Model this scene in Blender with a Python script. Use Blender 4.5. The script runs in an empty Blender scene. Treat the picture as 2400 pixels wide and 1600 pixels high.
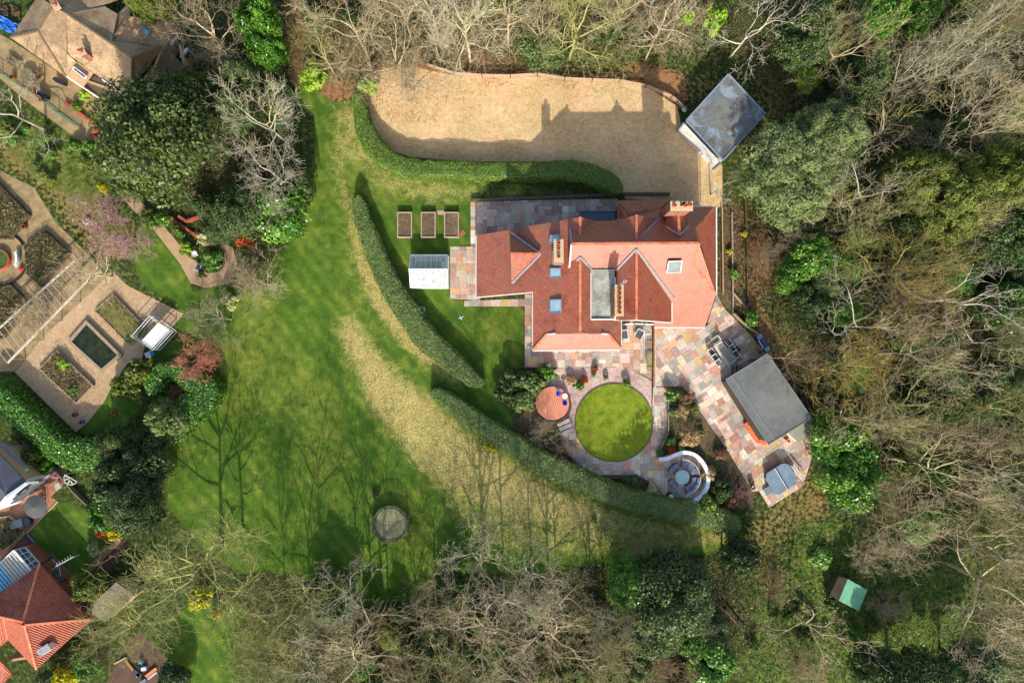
import bpy, math, random
import numpy as np
from mathutils import Vector, Matrix
random.seed(7); np.random.seed(7)
C = bpy.context.scene
COL = C.collection
S = 20.0      # photo units per metre on the ground
CH = 80.0     # camera height
# ---------------- camera, sky, sun, exposure ----------------
cam_d = bpy.data.cameras.new("camera"); cam = bpy.data.objects.new("camera", cam_d); COL.objects.link(cam)
cam.location = (0, 0, CH); cam_d.sensor_width = 36; cam_d.lens = 36*CH/120.0
cam_d.clip_end = 3000; C.camera = cam
EL, AZ = 31.0, 2.6
w = bpy.data.worlds.new("World"); C.world = w; w.use_nodes = True
nt = w.node_tree; bg = nt.nodes['Background']; sk = nt.nodes.new('ShaderNodeTexSky')
sk.sky_type = 'NISHITA'; sk.sun_disc = False; sk.sun_elevation = math.radians(EL); sk.sun_rotation = math.radians(180-AZ)
sk.air_density = 1.2; sk.dust_density = 2.5
nt.links.new(sk.outputs[0], bg.inputs[0]); bg.inputs[1].default_value = 0.15
sd = bpy.data.lights.new("sun", 'SUN'); sun = bpy.data.objects.new("sun", sd); COL.objects.link(sun)
sd.energy = 3.9; sd.angle = math.radians(0.53); sd.color = (1.0, 0.93, 0.82)
e, a = math.radians(EL), math.radians(AZ)
sdir = Vector((-math.sin(a)*math.cos(e), math.cos(a)*math.cos(e), -math.sin(e)))
sun.rotation_euler = sdir.to_track_quat('-Z', 'Y').to_euler(); sun.location = -sdir*100
C.view_settings.view_transform = 'Standard'; C.view_settings.look = 'None'; C.view_settings.exposure = 0.88; C.view_settings.gamma = 1.0
try:
    C.cycles.max_bounces = 5; C.cycles.transparent_max_bounces = 8
except Exception: pass

# ---------------- helpers ----------------
def P(x, y, h=0.0):
    k = (1-h/CH)/S
    return ((x-1200)*k, (800-y)*k, h)
def lin(c):
    return tuple(((v/255)/12.92 if v/255 <= 0.04045 else ((v/255+0.055)/1.055)**2.4) for v in c)
def A(r, g, b, k=1.45):
    return tuple(min(v/k, .85) for v in lin((r, g, b)))
def link(nt, a, b): nt.links.new(a, b)
class MT:
    def __init__(s, name, rough=.85, spec=.25):
        s.m = bpy.data.materials.new(name); s.m.use_nodes = True; s.t = s.m.node_tree
        s.b = s.t.nodes['Principled BSDF']; s.b.inputs['Roughness'].default_value = rough
        s.b.inputs['Specular IOR Level'].default_value = spec
        s._c = None
    def n(s, ty, **kw):
        x = s.t.nodes.new('ShaderNode'+ty)
        for k, v in kw.items(): setattr(x, k, v)
        return x
    def coord(s, kind='pos'):
        if kind == 'pos': return s.n('NewGeometry').outputs['Position']
        if kind == 'uv': return s.n('UVMap').outputs[0]
        return s.n('TexCoord').outputs['Object']
    def noise(s, scale, detail=3, rough=.55, co=None, dist=0):
        x = s.n('TexNoise'); x.inputs['Scale'].default_value = scale; x.inputs['Detail'].default_value = detail
        x.inputs['Roughness'].default_value = rough; x.inputs['Distortion'].default_value = dist
        s.t.links.new(co if co is not None else s.coord(), x.inputs['Vector']); return x.outputs['Fac']
    def ramp(s, fac, stops, interp='LINEAR'):
        x = s.n('ValToRGB'); x.color_ramp.interpolation = interp; els = x.color_ramp.elements
        while len(els) > 1: els.remove(els[-1])
        els[0].position = stops[0][0]; els[0].color = (*stops[0][1], 1)
        for p, c in stops[1:]:
            q = els.new(p); q.color = (*c, 1)
        s.t.links.new(fac, x.inputs[0]); return x.outputs[0]
    def math(s, op, a, b=None, c=None, clamp=False):
        x = s.n('Math', operation=op, use_clamp=clamp)
        for i, v in enumerate((a, b, c)):
            if v is None: continue
            if isinstance(v, (int, float)): x.inputs[i].default_value = v
            else: s.t.links.new(v, x.inputs[i])
        return x.outputs[0]
    def mix(s, fac, a, b, mode='MIX'):
        x = s.n('Mix', data_type='RGBA', blend_type=mode)
        for i, v in ((0, fac), (6, a), (7, b)):
            if isinstance(v, (int, float)): x.inputs[i].default_value = v
            elif isinstance(v, tuple): x.inputs[i].default_value = (*v[:3], 1)
            else: s.t.links.new(v, x.inputs[i])
        return x.outputs[2]
    def attr(s, name, out='Fac'):
        x = s.n('Attribute'); x.attribute_name = name; return x.outputs[out]
    def color(s, c):
        if isinstance(c, tuple): s.b.inputs['Base Color'].default_value = (*c[:3], 1)
        else: s.t.links.new(c, s.b.inputs['Base Color'])
        return s
    def bump(s, h, strength=.5, dist=.1):
        x = s.n('Bump'); x.inputs['Strength'].default_value = strength; x.inputs['Distance'].default_value = dist
        s.t.links.new(h, x.inputs['Height']); s.t.links.new(x.outputs[0], s.b.inputs['Normal']); return s
MATS = {}
def simple(name, c1, c2=None, scale=3.0, rough=.8, spec=.25, bump=0, bs=20, co='pos', metal=0, fine=None):
    m = MT(name, rough, spec)
    if c2 is None: c2 = tuple(v*.8 for v in c1)
    n = m.noise(scale, 5, .6, m.coord(co)); n2 = m.noise(scale*9, 3, .6, m.coord(co))
    f = m.math('ADD', m.math('MULTIPLY', n, .65), m.math('MULTIPLY', n2, .35))
    m.color(m.ramp(f, [(.36, c1), (.64, c2)]))
    if bump: m.bump(m.noise(bs, 3, .6, m.coord(co)), bump, .05)
    m.b.inputs['Metallic'].default_value = metal
    MATS[name] = m.m; return m.m
def plain(name, c, rough=.6, spec=.3):
    return simple(name, c, tuple(v*.82 for v in c), 2.0, rough, spec)

def uvmap(me):
    lay = me.uv_layers.new(name='UVMap'); vs = me.vertices
    for p in me.polygons:
        n = p.normal; u = Vector((0, 0, 1)).cross(n)
        if u.length < 1e-3: u = Vector((1, 0, 0))
        u.normalize(); v = n.cross(u)
        for li in p.loop_indices:
            co = vs[me.loops[li].vertex_index].co; lay.data[li].uv = (co.dot(u), co.dot(v))
class MB:
    def __init__(s): s.v = []; s.f = []; s.mi = []
    def add(s, v, f, m=0):
        o = len(s.v); s.v += [tuple(x) for x in v]; s.f += [tuple(i+o for i in q) for q in f]; s.mi += [m]*len(f); return s
    def prism(s, top, th=.15, m=0, ms=None, flat=False):
        n = len(top); bot = [(x, y, (z-th)) for x, y, z in top] if not flat else [(x, y, th) for x, y, z in top]
        ar = sum(top[i][0]*top[(i+1) % n][1]-top[(i+1) % n][0]*top[i][1] for i in range(n))
        if ar < 0: top = top[::-1]; bot = bot[::-1]
        s.add(list(top)+list(bot), [tuple(range(n))], m)
        o = len(s.v)-2*n
        s.f.append(tuple(o+n+i for i in range(n-1, -1, -1))); s.mi.append(m if ms is None else ms)
        for i in range(n):
            j = (i+1) % n; s.f.append((o+i, o+n+i, o+n+j, o+j)); s.mi.append(m if ms is None else ms)
        return s
    def box(s, c, d, rz=0, m=0, tilt=0):
        x, y, z = c; a, b, h = d[0]/2, d[1]/2, d[2]/2; ca, sa = math.cos(rz), math.sin(rz); vs = []
        for dz in (-h, h):
            for dx, dy in ((-a, -b), (a, -b), (a, b), (-a, b)):
                zz = dz+dy*math.tan(tilt)
                vs.append((x+dx*ca-dy*sa, y+dx*sa+dy*ca, z+zz))
        return s.add(vs, [(3, 2, 1, 0), (4, 5, 6, 7), (0, 1, 5, 4), (1, 2, 6, 5), (2, 3, 7, 6), (3, 0, 4, 7)], m)
    def bar(s, p, q, wd, ht, m=0):
        p = Vector(p); q = Vector(q); d = (q-p); 
        if d.length < 1e-6: return s
        u = d.normalized(); sd_ = u.cross(Vector((0, 0, 1)))
        if sd_.length < 1e-4: sd_ = Vector((1, 0, 0))
        sd_.normalize(); up = sd_.cross(u); vs = []
        for c in (p, q):
            for a, b in ((-1, -1), (1, -1), (1, 1), (-1, 1)): vs.append(tuple(c+sd_*a*wd/2+up*b*ht/2))
        return s.add(vs, [(0, 1, 2, 3), (7, 6, 5, 4), (0, 4, 5, 1), (1, 5, 6, 2), (2, 6, 7, 3), (3, 7, 4, 0)], m)
    def cyl(s, c, r0, r1, h, n=16, m=0, hollow=0, sx=1):
        x, y, z = c; vs = []
        for r, zz in ((r0, z), (r1, z+h)):
            for i in range(n):
                t = 2*math.pi*i/n; vs.append((x+r*math.cos(t)*sx, y+r*math.sin(t), zz))
        fs = [(i, (i+1) % n, n+(i+1) % n, n+i) for i in range(n)]
        if hollow:
            for r, zz in ((r1-hollow, z+h), (r1-hollow, z+h*.3)):
                for i in range(n):
                    t = 2*math.pi*i/n; vs.append((x+r*math.cos(t)*sx, y+r*math.sin(t), zz))
            fs += [(n+i, n+(i+1) % n, 2*n+(i+1) % n, 2*n+i) for i in range(n)]
            fs += [(2*n+i, 2*n+(i+1) % n, 3*n+(i+1) % n, 3*n+i) for i in range(n)]
            fs += [tuple(range(3*n, 4*n))]
        else: fs += [tuple(range(n, 2*n))]
        fs += [tuple(range(n-1, -1, -1))]
        return s.add(vs, fs, m)
    def ball(s, c, r, n=10, m=0, sz=1, jit=0):
        x, y, z = c; vs = []; k = n//2
        for j in range(k+1):
            ph = math.pi*j/k
            for i in range(n):
                t = 2*math.pi*i/n; rr = r*(1+random.uniform(-jit, jit))
                vs.append((x+rr*math.sin(ph)*math.cos(t), y+rr*math.sin(ph)*math.sin(t), z+rr*sz*math.cos(ph)))
        fs = [(j*n+i, (j+1)*n+i, (j+1)*n+(i+1) % n, j*n+(i+1) % n) for j in range(k) for i in range(n)]
        return s.add(vs, fs, m)
    def build(s, name, mats, parent=None, uv=True, smooth=False, loc=None):
        if not isinstance(mats, (list, tuple)): mats = [mats]
        base = Vector(loc) if loc is not None else (parent_loc(parent) if parent else Vector((0, 0, 0)))
        me = bpy.data.meshes.new(name); me.from_pydata([(x-base.x, y-base.y, z-base.z) for x, y, z in s.v], [], s.f)
        for m in mats: me.materials.append(m)
        me.polygons.foreach_set('material_index', s.mi)
        if smooth: me.polygons.foreach_set('use_smooth', [True]*len(me.polygons))
        me.update()
        if uv: uvmap(me)
        o = bpy.data.objects.new(name, me); COL.objects.link(o)
        if parent: o.parent = parent
        if loc is not None: o.location = loc
        return o
def parent_loc(p):
    v = Vector((0, 0, 0))
    while p: v += p.location; p = p.parent
    return v
def tag(o, label, cat, group=None):
    o['label'] = label; o['category'] = cat
    if group: o['group'] = group
    return o
def thing(name, label, cat, loc=(0, 0, 0), group=None):
    o = bpy.data.objects.new(name, None); o.empty_display_size = .3; COL.objects.link(o); o.location = loc
    return tag(o, label, cat, group)
def struct(o, kind='structure'): o['kind'] = kind; return o
def dup(root, loc, rotz=0, label=None, scale=None, group=None, mats=None):
    def cp(o, par):
        c = o.copy(); COL.objects.link(c); c.parent = par
        if mats and o.name.split('.')[0] in mats and c.type == 'MESH':
            c.material_slots[0].link = 'OBJECT'; c.material_slots[0].material = mats[o.name.split('.')[0]]
        for ch in kids.get(o.name, []): cp(ch, c)
        return c
    kids = {}
    for ch in root.children: kids.setdefault(root.name, []).append(ch)
    for ch in root.children:
        for g in ch.children: kids.setdefault(ch.name, []).append(g)
    r = cp(root, None); r.location = loc; r.rotation_euler = (0, 0, rotz)
    if scale: r.scale = scale
    if label: r['label'] = label
    if group: r['group'] = group
    return r
def inside(px, py, poly):
    px = np.asarray(px); py = np.asarray(py); r = np.zeros(px.shape, bool); n = len(poly)
    for i in range(n):
        x0, y0 = poly[i]; x1, y1 = poly[(i+1) % n]
        if y0 == y1: continue
        c = ((y0 > py) != (y1 > py)) & (px < (x1-x0)*(py-y0)/(y1-y0)+x0)
        r ^= c
    return r
def clip(subj, rect):
    out = list(subj)
    for i in range(4):
        a = rect[i]; b = rect[(i+1) % 4]; ex, ey = b[0]-a[0], b[1]-a[1]; inp = out; out = []
        if not inp: return []
        def sdv(p): return ex*(p[1]-a[1])-ey*(p[0]-a[0])
        for k in range(len(inp)):
            p = inp[k-1]; q = inp[k]; sp, sq = sdv(p), sdv(q)
            if sq >= 0:
                if sp < 0:
                    t = sp/(sp-sq); out.append((p[0]+(q[0]-p[0])*t, p[1]+(q[1]-p[1])*t))
                out.append(q)
            elif sp >= 0:
                t = sp/(sp-sq); out.append((p[0]+(q[0]-p[0])*t, p[1]+(q[1]-p[1])*t))
    return out
def arc(cx, cy, r, a0, a1, n, ry=None):
    return [(cx+r*math.cos(math.radians(a0+(a1-a0)*i/n)), cy+(ry or r)*math.sin(math.radians(a0+(a1-a0)*i/n))) for i in range(n+1)]
def sheet(name, poly, z, mat, kind='structure', th=None):
    b = MB(); pts = [P(x, y, 0) for x, y in poly]
    b.prism([(x, y, z) for x, y, _ in pts], th if th else .05)
    o = b.build(name, mat)
    if kind: struct(o, kind)
    return o
def mesh_np(name, V, F, mat, parent=None, attrs=None, loc=None, smooth=False):
    me = bpy.data.meshes.new(name); k = F.shape[1]
    me.vertices.add(len(V)); me.vertices.foreach_set('co', V.astype(np.float32).ravel())
    me.loops.add(F.size); me.loops.foreach_set('vertex_index', F.astype(np.int32).ravel())
    me.polygons.add(len(F)); me.polygons.foreach_set('loop_start', np.arange(0, F.size, k, dtype=np.int32))
    try: me.polygons.foreach_set('loop_total', np.full(len(F), k, dtype=np.int32))
    except Exception: pass
    if smooth: me.polygons.foreach_set('use_smooth', np.ones(len(F), bool))
    for an, (dom, arr) in (attrs or {}).items():
        at = me.attributes.new(an, 'FLOAT', dom); at.data.foreach_set('value', arr.astype(np.float32))
    me.update(calc_edges=True); me.materials.append(mat)
    o = bpy.data.objects.new(name, me); COL.objects.link(o)
    if parent: o.parent = parent
    if loc is not None: o.location = loc
    return o
def leaves(Pn, Nn, size, asp=.6):
    """leaf-sized faces at points Pn facing roughly Nn"""
    n = len(Pn); r = np.random.normal(size=(n, 3)); u = np.cross(Nn, r); u /= np.linalg.norm(u, axis=1)[:, None]+1e-9
    v = np.cross(Nn, u); s_ = np.asarray(size).reshape(-1, 1)*np.ones((n, 1)); a_ = s_*asp
    V = np.stack([Pn-u*s_, Pn-v*a_+Nn*s_*.25, Pn+u*s_, Pn+v*a_+Nn*s_*.25], 1).reshape(-1, 3)
    return V, np.arange(4*n).reshape(-1, 4)
def tubes(P0, P1, R0, R1, n=3):
    d = P1-P0; L = np.linalg.norm(d, axis=1)[:, None]+1e-9; d = d/L
    ref = np.where(np.abs(d[:, 2:3]) > .9, np.array([[1., 0, 0]]), np.array([[0, 0, 1.]]))
    u = np.cross(d, ref); u /= np.linalg.norm(u, axis=1)[:, None]+1e-9; v = np.cross(d, u)
    m = len(P0); V = np.zeros((m, 2*n, 3))
    for i in range(n):
        t = 2*math.pi*i/n; o = u*math.cos(t)+v*math.sin(t)
        V[:, i] = P0+o*R0[:, None]; V[:, n+i] = P1+o*R1[:, None]
    base = (np.arange(m)*2*n)[:, None]
    F = np.concatenate([base+np.array([[i, (i+1) % n, n+(i+1) % n, n+i]]) for i in range(n)], 0)
    return V.reshape(-1, 3), F
# ---------------- ground and lawn: one sheet to the horizon, real surface zones as mesh attributes ----------------
LAWN = [(700,186),(735,205),(775,238),(850,240),(858,300),(905,392),(1000,420),(1150,425),(1290,440),(1440,470),(1105,470),(1103,577),(1055,577),(1055,700),(1088,702),(1088,718),(1230,718),(1230,860),(1182,868),(1160,915),(1205,985),(1205,1010),(1300,1080),(1400,1150),(1500,1190),(1650,1225),(1745,1245),(1720,1300),(1600,1300),(1400,1320),(1250,1345),(1060,1345),(990,1400),(860,1420),(700,1345),(560,1340),(480,1290),(395,1190),(380,1060),(440,985),(505,905),(520,850),(560,760),(570,690),(640,610),(700,545),(728,470),(735,380),(738,270),(690,232)]
LFT = [(135,1180),(66,1247),(112,1305),(122,1297),(181,1358),(268,1275),(225,1230),(200,1195),(165,1178)]
Z = {'grass': [(LAWN,1),([(395,1450),(440,1420),(540,1400),(600,1440),(660,1480),(610,1530),(640,1600),(560,1700),(330,1700),(380,1560)],.8),(LFT,1),
      ([(325,530),(352,528),(383,568),(421,617),(446,663),(452,690),(425,715),(380,700),(330,660),(305,600)],.9),
      ([(430,690),(560,650),(565,740),(515,860),(430,830),(410,760)],.85),
      ([(370,810),(430,790),(450,860),(420,880),(340,850)],.8),([(260,880),(340,870),(330,960),(290,1010),(180,1020),(220,970)],.8),
      ([(0,890),(30,880),(170,1010),(230,1060),(100,1040),(0,930)],.8)],
 'straw': [([(784,330),(800,330),(806,400),(830,500),(862,600),(908,700),(968,780),(1003,818),(1055,858),(1105,905),(1075,905),(998,850),(935,800),(880,725),(855,680),(828,590),(812,500),(786,400)],.88),
      ([(824,728),(845,760),(883,815),(919,857),(970,900),(1008,930),(1092,1010),(1200,1075),(1320,1150),(1450,1200),(1350,1230),(1200,1200),(1090,1150),(1018,1131),(988,1106),(965,1075),(929,1037),(888,978),(858,953),(847,902),(822,851),(799,800),(782,755)],.7),
      ([(1450,1195),(1600,1225),(1745,1245),(1700,1290),(1500,1250),(1300,1235)],.55),([(1018,1131),(1200,1190),(1450,1220),(1690,1270),(1500,1310),(1200,1300),(1060,1230)],.42),
      ([(740,235),(850,240),(860,320),(905,395),(1000,420),(1150,430),(1110,470),(1000,480),(880,440),(790,330),(775,250)],.47),
      ([(1100,425),(1440,455),(1440,480),(1105,475)],.4)],
 'litter': [([(672,-50),(720,-50),(712,60),(705,190),(676,190),(668,60)],.9),([(700,60),(860,90),(1060,130),(1270,150),(1500,165),(1600,250),(1500,200),(1270,182),(1060,174),(860,230),(760,240),(700,185)],.95),
      ([(900,-50),(1250,-50),(1230,160),(1000,170)],1.0),([(1450,120),(1620,180),(1610,260),(1500,200)],.9),([(1700,690),(1760,700),(1850,800),(1900,950),(1860,900),(1790,820)],.9),
      ([(1870,1120),(1950,1150),(1940,1220),(1870,1260)],.6),([(1730,1250),(1830,1180),(1850,1400),(1760,1420)],.5),([(1500,1450),(1650,1430),(1640,1600),(1500,1600)],.7),([(600,1340),(860,1400),(950,1460),(900,1550),(700,1450),(610,1400)],.45),
      ([(1740,560),(1800,520),(1850,640),(1760,720)],.8),([(2000,120),(2200,120),(2180,220),(2010,220)],.6)],
 'dry': [([(1740,180),(1870,200),(1850,420),(1700,330),(1790,270)],.6),([(1600,180),(1720,170),(1640,250)],.75),([(1750,720),(1850,760),(1960,820),(1950,900),(1900,930)],.7),([(1870,1080),(1960,1150),(1900,1260),(1780,1230)],.6),
      ([(1850,1180),(1760,1230),(1760,1420),(1850,1350)],.55),([(0,300),(120,330),(230,420),(330,540),(250,640),(80,420),(0,390)],.8),([(1690,485),(1745,485),(1760,690),(1700,690)],.7)],
 'worn': [([(722,250),(740,250),(768,420),(800,600),(845,760),(880,800),(860,800),(815,740),(780,610),(745,430)],.8),([(560,690),(640,700),(640,860),(590,1000),(540,900),(530,800)],.75),([(660,820),(760,860),(800,1000),(740,1060),(690,960)],.6),([(720,1040),(790,1020),(800,1120),(730,1140)],.7),([(1130,760),(1190,740),(1200,860),(1150,850)],.5),([(930,1090),(1010,1200),(1030,1330),(960,1340)],.6),([(850,420),(1000,440),(1000,470),(900,470)],.7)],
 'moss': [([(1870,1220),(1980,1220),(2200,1300),(2280,1500),(2100,1600),(1750,1620),(1700,1480),(1840,1400)],1.0),([(2180,1280),(2400,1250),(2450,1420),(2230,1450)],.85),([(1850,1480),(2000,1500),(1990,1650),(1600,1650),(1650,1500)],.55),
      ([(2050,1150),(2200,1180),(2450,1150),(2450,1250),(2150,1230)],.6),([(1780,300),(2450,100),(2450,1240),(2050,1200),(1850,700)],.55),([(620,1400),(1700,1400),(1700,1650),(620,1650)],.42),([(1750,1290),(1850,1420),(1850,1500),(1700,1480)],.5),([(1230,60),(1600,60),(1580,160),(1250,160)],.6),
      ([(0,250),(220,300),(240,420),(170,480),(60,400),(0,330)],.75),([(200,430),(330,500),(330,560),(200,520)],.6),([(330,640),(420,720),(450,690),(430,760),(340,800)],.55)],
}
gx = np.concatenate([[-30000,-3000], np.arange(-200, 2601, 5), [5400, 32400]]).astype(float)
gy = np.concatenate([[-30000,-3000], np.arange(-200, 1801, 5), [4600, 31600]]).astype(float)
GX, GY = np.meshgrid(gx, gy)
def blur(a, k):
    for _ in range(k):
        p = np.pad(a, 1, mode='edge'); a = (p[:-2,1:-1]+p[2:,1:-1]+p[1:-1,:-2]+p[1:-1,2:]+p[1:-1,1:-1])/5
    return a
ATT = {}
for k, zs in Z.items():
    a_ = np.zeros(GX.shape)
    for poly, wgt in zs: a_ = np.maximum(a_, inside(GX, GY, poly)*wgt)
    ATT[k] = blur(a_, {'grass': 3, 'straw': 26, 'worn': 60}.get(k, 45))
XYZ = np.stack([(GX-1200)/S, (800-GY)/S, np.zeros(GX.shape)], -1).reshape(-1, 3)
ny, nx = GX.shape
I = np.arange(ny*nx).reshape(ny, nx)
F = np.stack([I[1:, :-1], I[1:, 1:], I[:-1, 1:], I[:-1, :-1]], -1).reshape(-1, 4)
cx = ((GX[1:, :-1]+GX[1:, 1:])/2).ravel(); cy = ((GY[1:, :-1]+GY[:-1, :-1])/2).ravel()
inl = inside(cx, cy, LAWN)
def ground_material():
    m = MT('ground_mat', .95, .1); co = m.coord()
    n1 = m.noise(.35, 5, .6, co); n2 = m.noise(2.2, 5, .65, co); n3 = m.noise(9, 4, .7, co); n4 = m.noise(.9, 6, .7, co, .6); n5 = m.noise(22, 2, .6, co)
    wild = m.ramp(m.math('ADD', m.math('MULTIPLY', n2, .6), m.math('MULTIPLY', n3, .4)), [(.38, A(40, 40, 22)), (.46, A(62, 62, 34)), (.51, A(62, 88, 36)), (.57, A(96, 108, 54)), (.66, A(132, 118, 82))])
    lit = m.ramp(m.math('ADD', m.math('MULTIPLY', n3, .6), m.math('MULTIPLY', n5, .4)), [(.35, A(105, 72, 48)), (.5, A(172, 122, 84)), (.66, A(212, 172, 128))])
    dry = m.ramp(m.math('ADD', m.math('MULTIPLY', n2, .5), m.math('MULTIPLY', n3, .5)), [(.38, A(84, 86, 42)), (.48, A(128, 118, 64)), (.55, A(154, 134, 80)), (.64, A(196, 170, 114))])
    mos = m.ramp(m.math('ADD', m.math('MULTIPLY', n2, .5), m.math('MULTIPLY', n4, .5)), [(.4, A(54, 72, 26)), (.47, A(78, 100, 38)), (.53, A(104, 122, 52)), (.6, A(136, 126, 76))])
    gmix = m.math('ADD', m.math('ADD', m.math('MULTIPLY', n1, .45), m.math('MULTIPLY', n4, .3)), m.math('MULTIPLY', n3, .25))
    gr = m.ramp(gmix, [(.4, A(60, 96, 28)), (.47, A(80, 114, 34)), (.53, A(102, 130, 42)), (.6, A(136, 148, 56)), (.66, A(156, 156, 74))])
    # faint mowing lines
    wv = m.n('TexWave', wave_type='BANDS', bands_direction='X'); wv.inputs['Scale'].default_value = .22; wv.inputs['Distortion'].default_value = 1.2; wv.inputs['Detail'].default_value = 2
    mp = m.n('Mapping'); mp.inputs['Rotation'].default_value = (0, 0, math.radians(-38)); m.t.links.new(co, mp.inputs[0]); m.t.links.new(mp.outputs[0], wv.inputs[0])
    gr = m.mix(m.math('MULTIPLY', wv.outputs[1], .5), gr, A(62, 92, 34))
    gr = m.mix(m.math('MULTIPLY', m.math('GREATER_THAN', n5, .62), .35), gr, A(150, 166, 80))
    n6 = m.noise(5, 4, .75, co)
    st = m.ramp(m.math('ADD', m.math('MULTIPLY', n3, .3), m.math('MULTIPLY', n6, .7)), [(.38, A(120, 130, 56)), (.46, A(178, 164, 92)), (.53, A(212, 188, 118)), (.6, A(238, 218, 156))])
    gr = m.mix(m.math('MULTIPLY', m.math('MULTIPLY', m.attr('worn'), m.math('MULTIPLY', m.math('SUBTRACT', n4, .38), 5, clamp=True)), .75), gr, A(150, 150, 64))
    def fac(name, noise, amp, k=6.0):
        v = m.math('ADD', m.attr(name), m.math('MULTIPLY', m.math('SUBTRACT', noise, .5), amp))
        return m.math('ADD', m.math('MULTIPLY', m.math('SUBTRACT', v, .5), k), .5, clamp=True)
    c = m.mix(fac('litter', n2, 2.6, 3), wild, lit)
    c = m.mix(fac('dry', n2, 2.6, 3), c, dry)
    c = m.mix(fac('moss', n2, 2.8, 3), c, mos)
    c = m.mix(fac('grass', n3, 1.4, 5), c, gr)
    nn = m.math('ADD', m.math('MULTIPLY', n2, .5), m.math('MULTIPLY', n3, .5))
    sn = m.math('ADD', m.math('ADD', m.math('MULTIPLY', n3, .4), m.math('MULTIPLY', n5, .2)), m.math('ADD', m.math('MULTIPLY', n4, .25), m.math('MULTIPLY', n2, .15)))
    c = m.mix(m.math('MULTIPLY', fac('straw', sn, 4.2, 2.3), .97), c, st)
    m.color(c)
    h = m.math('ADD', m.math('MULTIPLY', n3, .6), m.math('MULTIPLY', n5, .4))
    m.bump(h, .75, .14)
    return m.m
GM = ground_material()
def sub(name, sel):
    f = F[sel]; u, inv = np.unique(f, return_inverse=True); 
    at = {k: ('POINT', v.ravel()[u]) for k, v in ATT.items()}
    return struct(mesh_np(name, XYZ[u], inv.reshape(f.shape), GM, None, at))
sub('ground', ~inl); sub('lawn', inl)

# ---------------- gravel, paths and paving ----------------
def gravel_mat(name, cols, big=1.0):
    m = MT(name, .95, .15); co = m.coord(); n1 = m.noise(.25*big, 4, .6, co); n2 = m.noise(4.5, 4, .9, co); n3 = m.noise(24, 1, .5, co); n4 = m.noise(2.0, 4, .7, co)
    f = m.math('ADD', m.math('ADD', m.math('MULTIPLY', n2, .45), m.math('MULTIPLY', n4, .2)), m.math('ADD', m.math('MULTIPLY', n1, .2), m.math('MULTIPLY', n3, .15)))
    m.color(m.ramp(f, list(zip((.36, .46, .54, .64), cols)))); m.bump(m.math('ADD', n2, n3), .5, .05); return m.m
GRAV = gravel_mat('drive_gravel', [A(140, 112, 78), A(212, 182, 138), A(238, 210, 170), A(255, 240, 216)])
_b = GRAV.node_tree.nodes['Principled BSDF']; _s = _b.inputs['Base Color'].links[0].from_socket; _n = GRAV.node_tree.nodes.new('ShaderNodeTexNoise'); _n.inputs['Scale'].default_value = .16; _n.inputs['Detail'].default_value = 6; _n.inputs['Distortion'].default_value = 1.5; _g = GRAV.node_tree.nodes.new('ShaderNodeNewGeometry'); _r = GRAV.node_tree.nodes.new('ShaderNodeValToRGB'); _r.color_ramp.elements[0].position = .4; _r.color_ramp.elements[0].color = (1.0, .9, .8, 1); _r.color_ramp.elements[1].position = .6; _r.color_ramp.elements[1].color = (.86, .84, .68, 1); _m = GRAV.node_tree.nodes.new('ShaderNodeMix'); _m.data_type = 'RGBA'; _m.blend_type = 'MULTIPLY'; _m.inputs[0].default_value = 1
for _a, _c in ((_g.outputs['Position'], _n.inputs['Vector']), (_n.outputs['Fac'], _r.inputs[0]), (_s, _m.inputs[6]), (_r.outputs[0], _m.inputs[7]), (_m.outputs[2], _b.inputs['Base Color'])): GRAV.node_tree.links.new(_a, _c)
TAN = gravel_mat('tan_gravel', [A(130, 104, 76), A(182, 152, 116), A(204, 174, 138), A(226, 200, 168)])
PINKG = gravel_mat('pink_gravel', [A(110, 86, 78), A(180, 150, 138), A(214, 190, 178), A(238, 220, 210)])
SOIL = gravel_mat('bed_soil', [A(58, 48, 38), A(92, 78, 58), A(120, 104, 76), A(164, 142, 104)])
CONC = simple('path_concrete', A(196, 166, 126), A(166, 138, 104), 1.2, .9, bump=.3)
DRIVE = [(838,222),(850,262),(868,300),(905,347),(960,368),(1100,379),(1345,379),(1400,395),(1450,430),(1466,466),(1571,470),(1600,486),(1693,486),(1693,390),(1660,340),(1597,300),(1588,250),(1545,222),(1500,197),(1400,186),(1270,180),(1060,176),(980,160),(900,160),(850,190)]
sheet('gravel_drive', DRIVE, .004, GRAV)
sheet('dirt_track', [(672,-60),(722,-60),(714,60),(704,120),(706,190),(690,200),(677,190),(678,110),(668,60)], .004, simple('track_dirt', A(160, 118, 78), A(112, 84, 56), .8, .95, bump=.4))
sheet('gravel_bed', [(1308,862),(1440,861),(1480,866),(1527,892),(1527,1000),(1440,1000),(1330,1000),(1300,985),(1240,960),(1250,900)], .004, PINKG)
sheet('garden_path', [(245,400),(258,398),(321,464),(357,499),(408,558),(444,604),(474,619),(485,640),(515,637),(528,617),(525,594),(515,575),(525,570),(546,581),(556,617),(536,665),(480,675),(446,663),(421,617),(383,568),(352,528),(316,497),(240,408)], .006, CONC)
sheet('garden_gravel', [(262,635),(300,670),(430,735),(405,765),(345,790),(330,850),(300,850),(262,905),(245,940),(205,990),(178,1012),(35,872),(100,790),(165,715),(215,665)], .004, TAN)
sheet('garden_gravel', [(-60,520),(-60,470),(0,400),(80,440),(130,520),(210,600),(250,650),(100,790),(35,870),(-60,870)], .005, simple('worn_path', A(184, 158, 114), A(128, 108, 76), 1.0, .95, bump=.4))
sheet('terrace_paving', [(-40,60),(22,92),(153,180),(300,232),(275,275),(245,370),(175,322),(60,236),(-40,150)], .006, None or simple('beige_paving', A(186, 160, 116), A(140, 122, 86), .7, .9, bump=.3))
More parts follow.
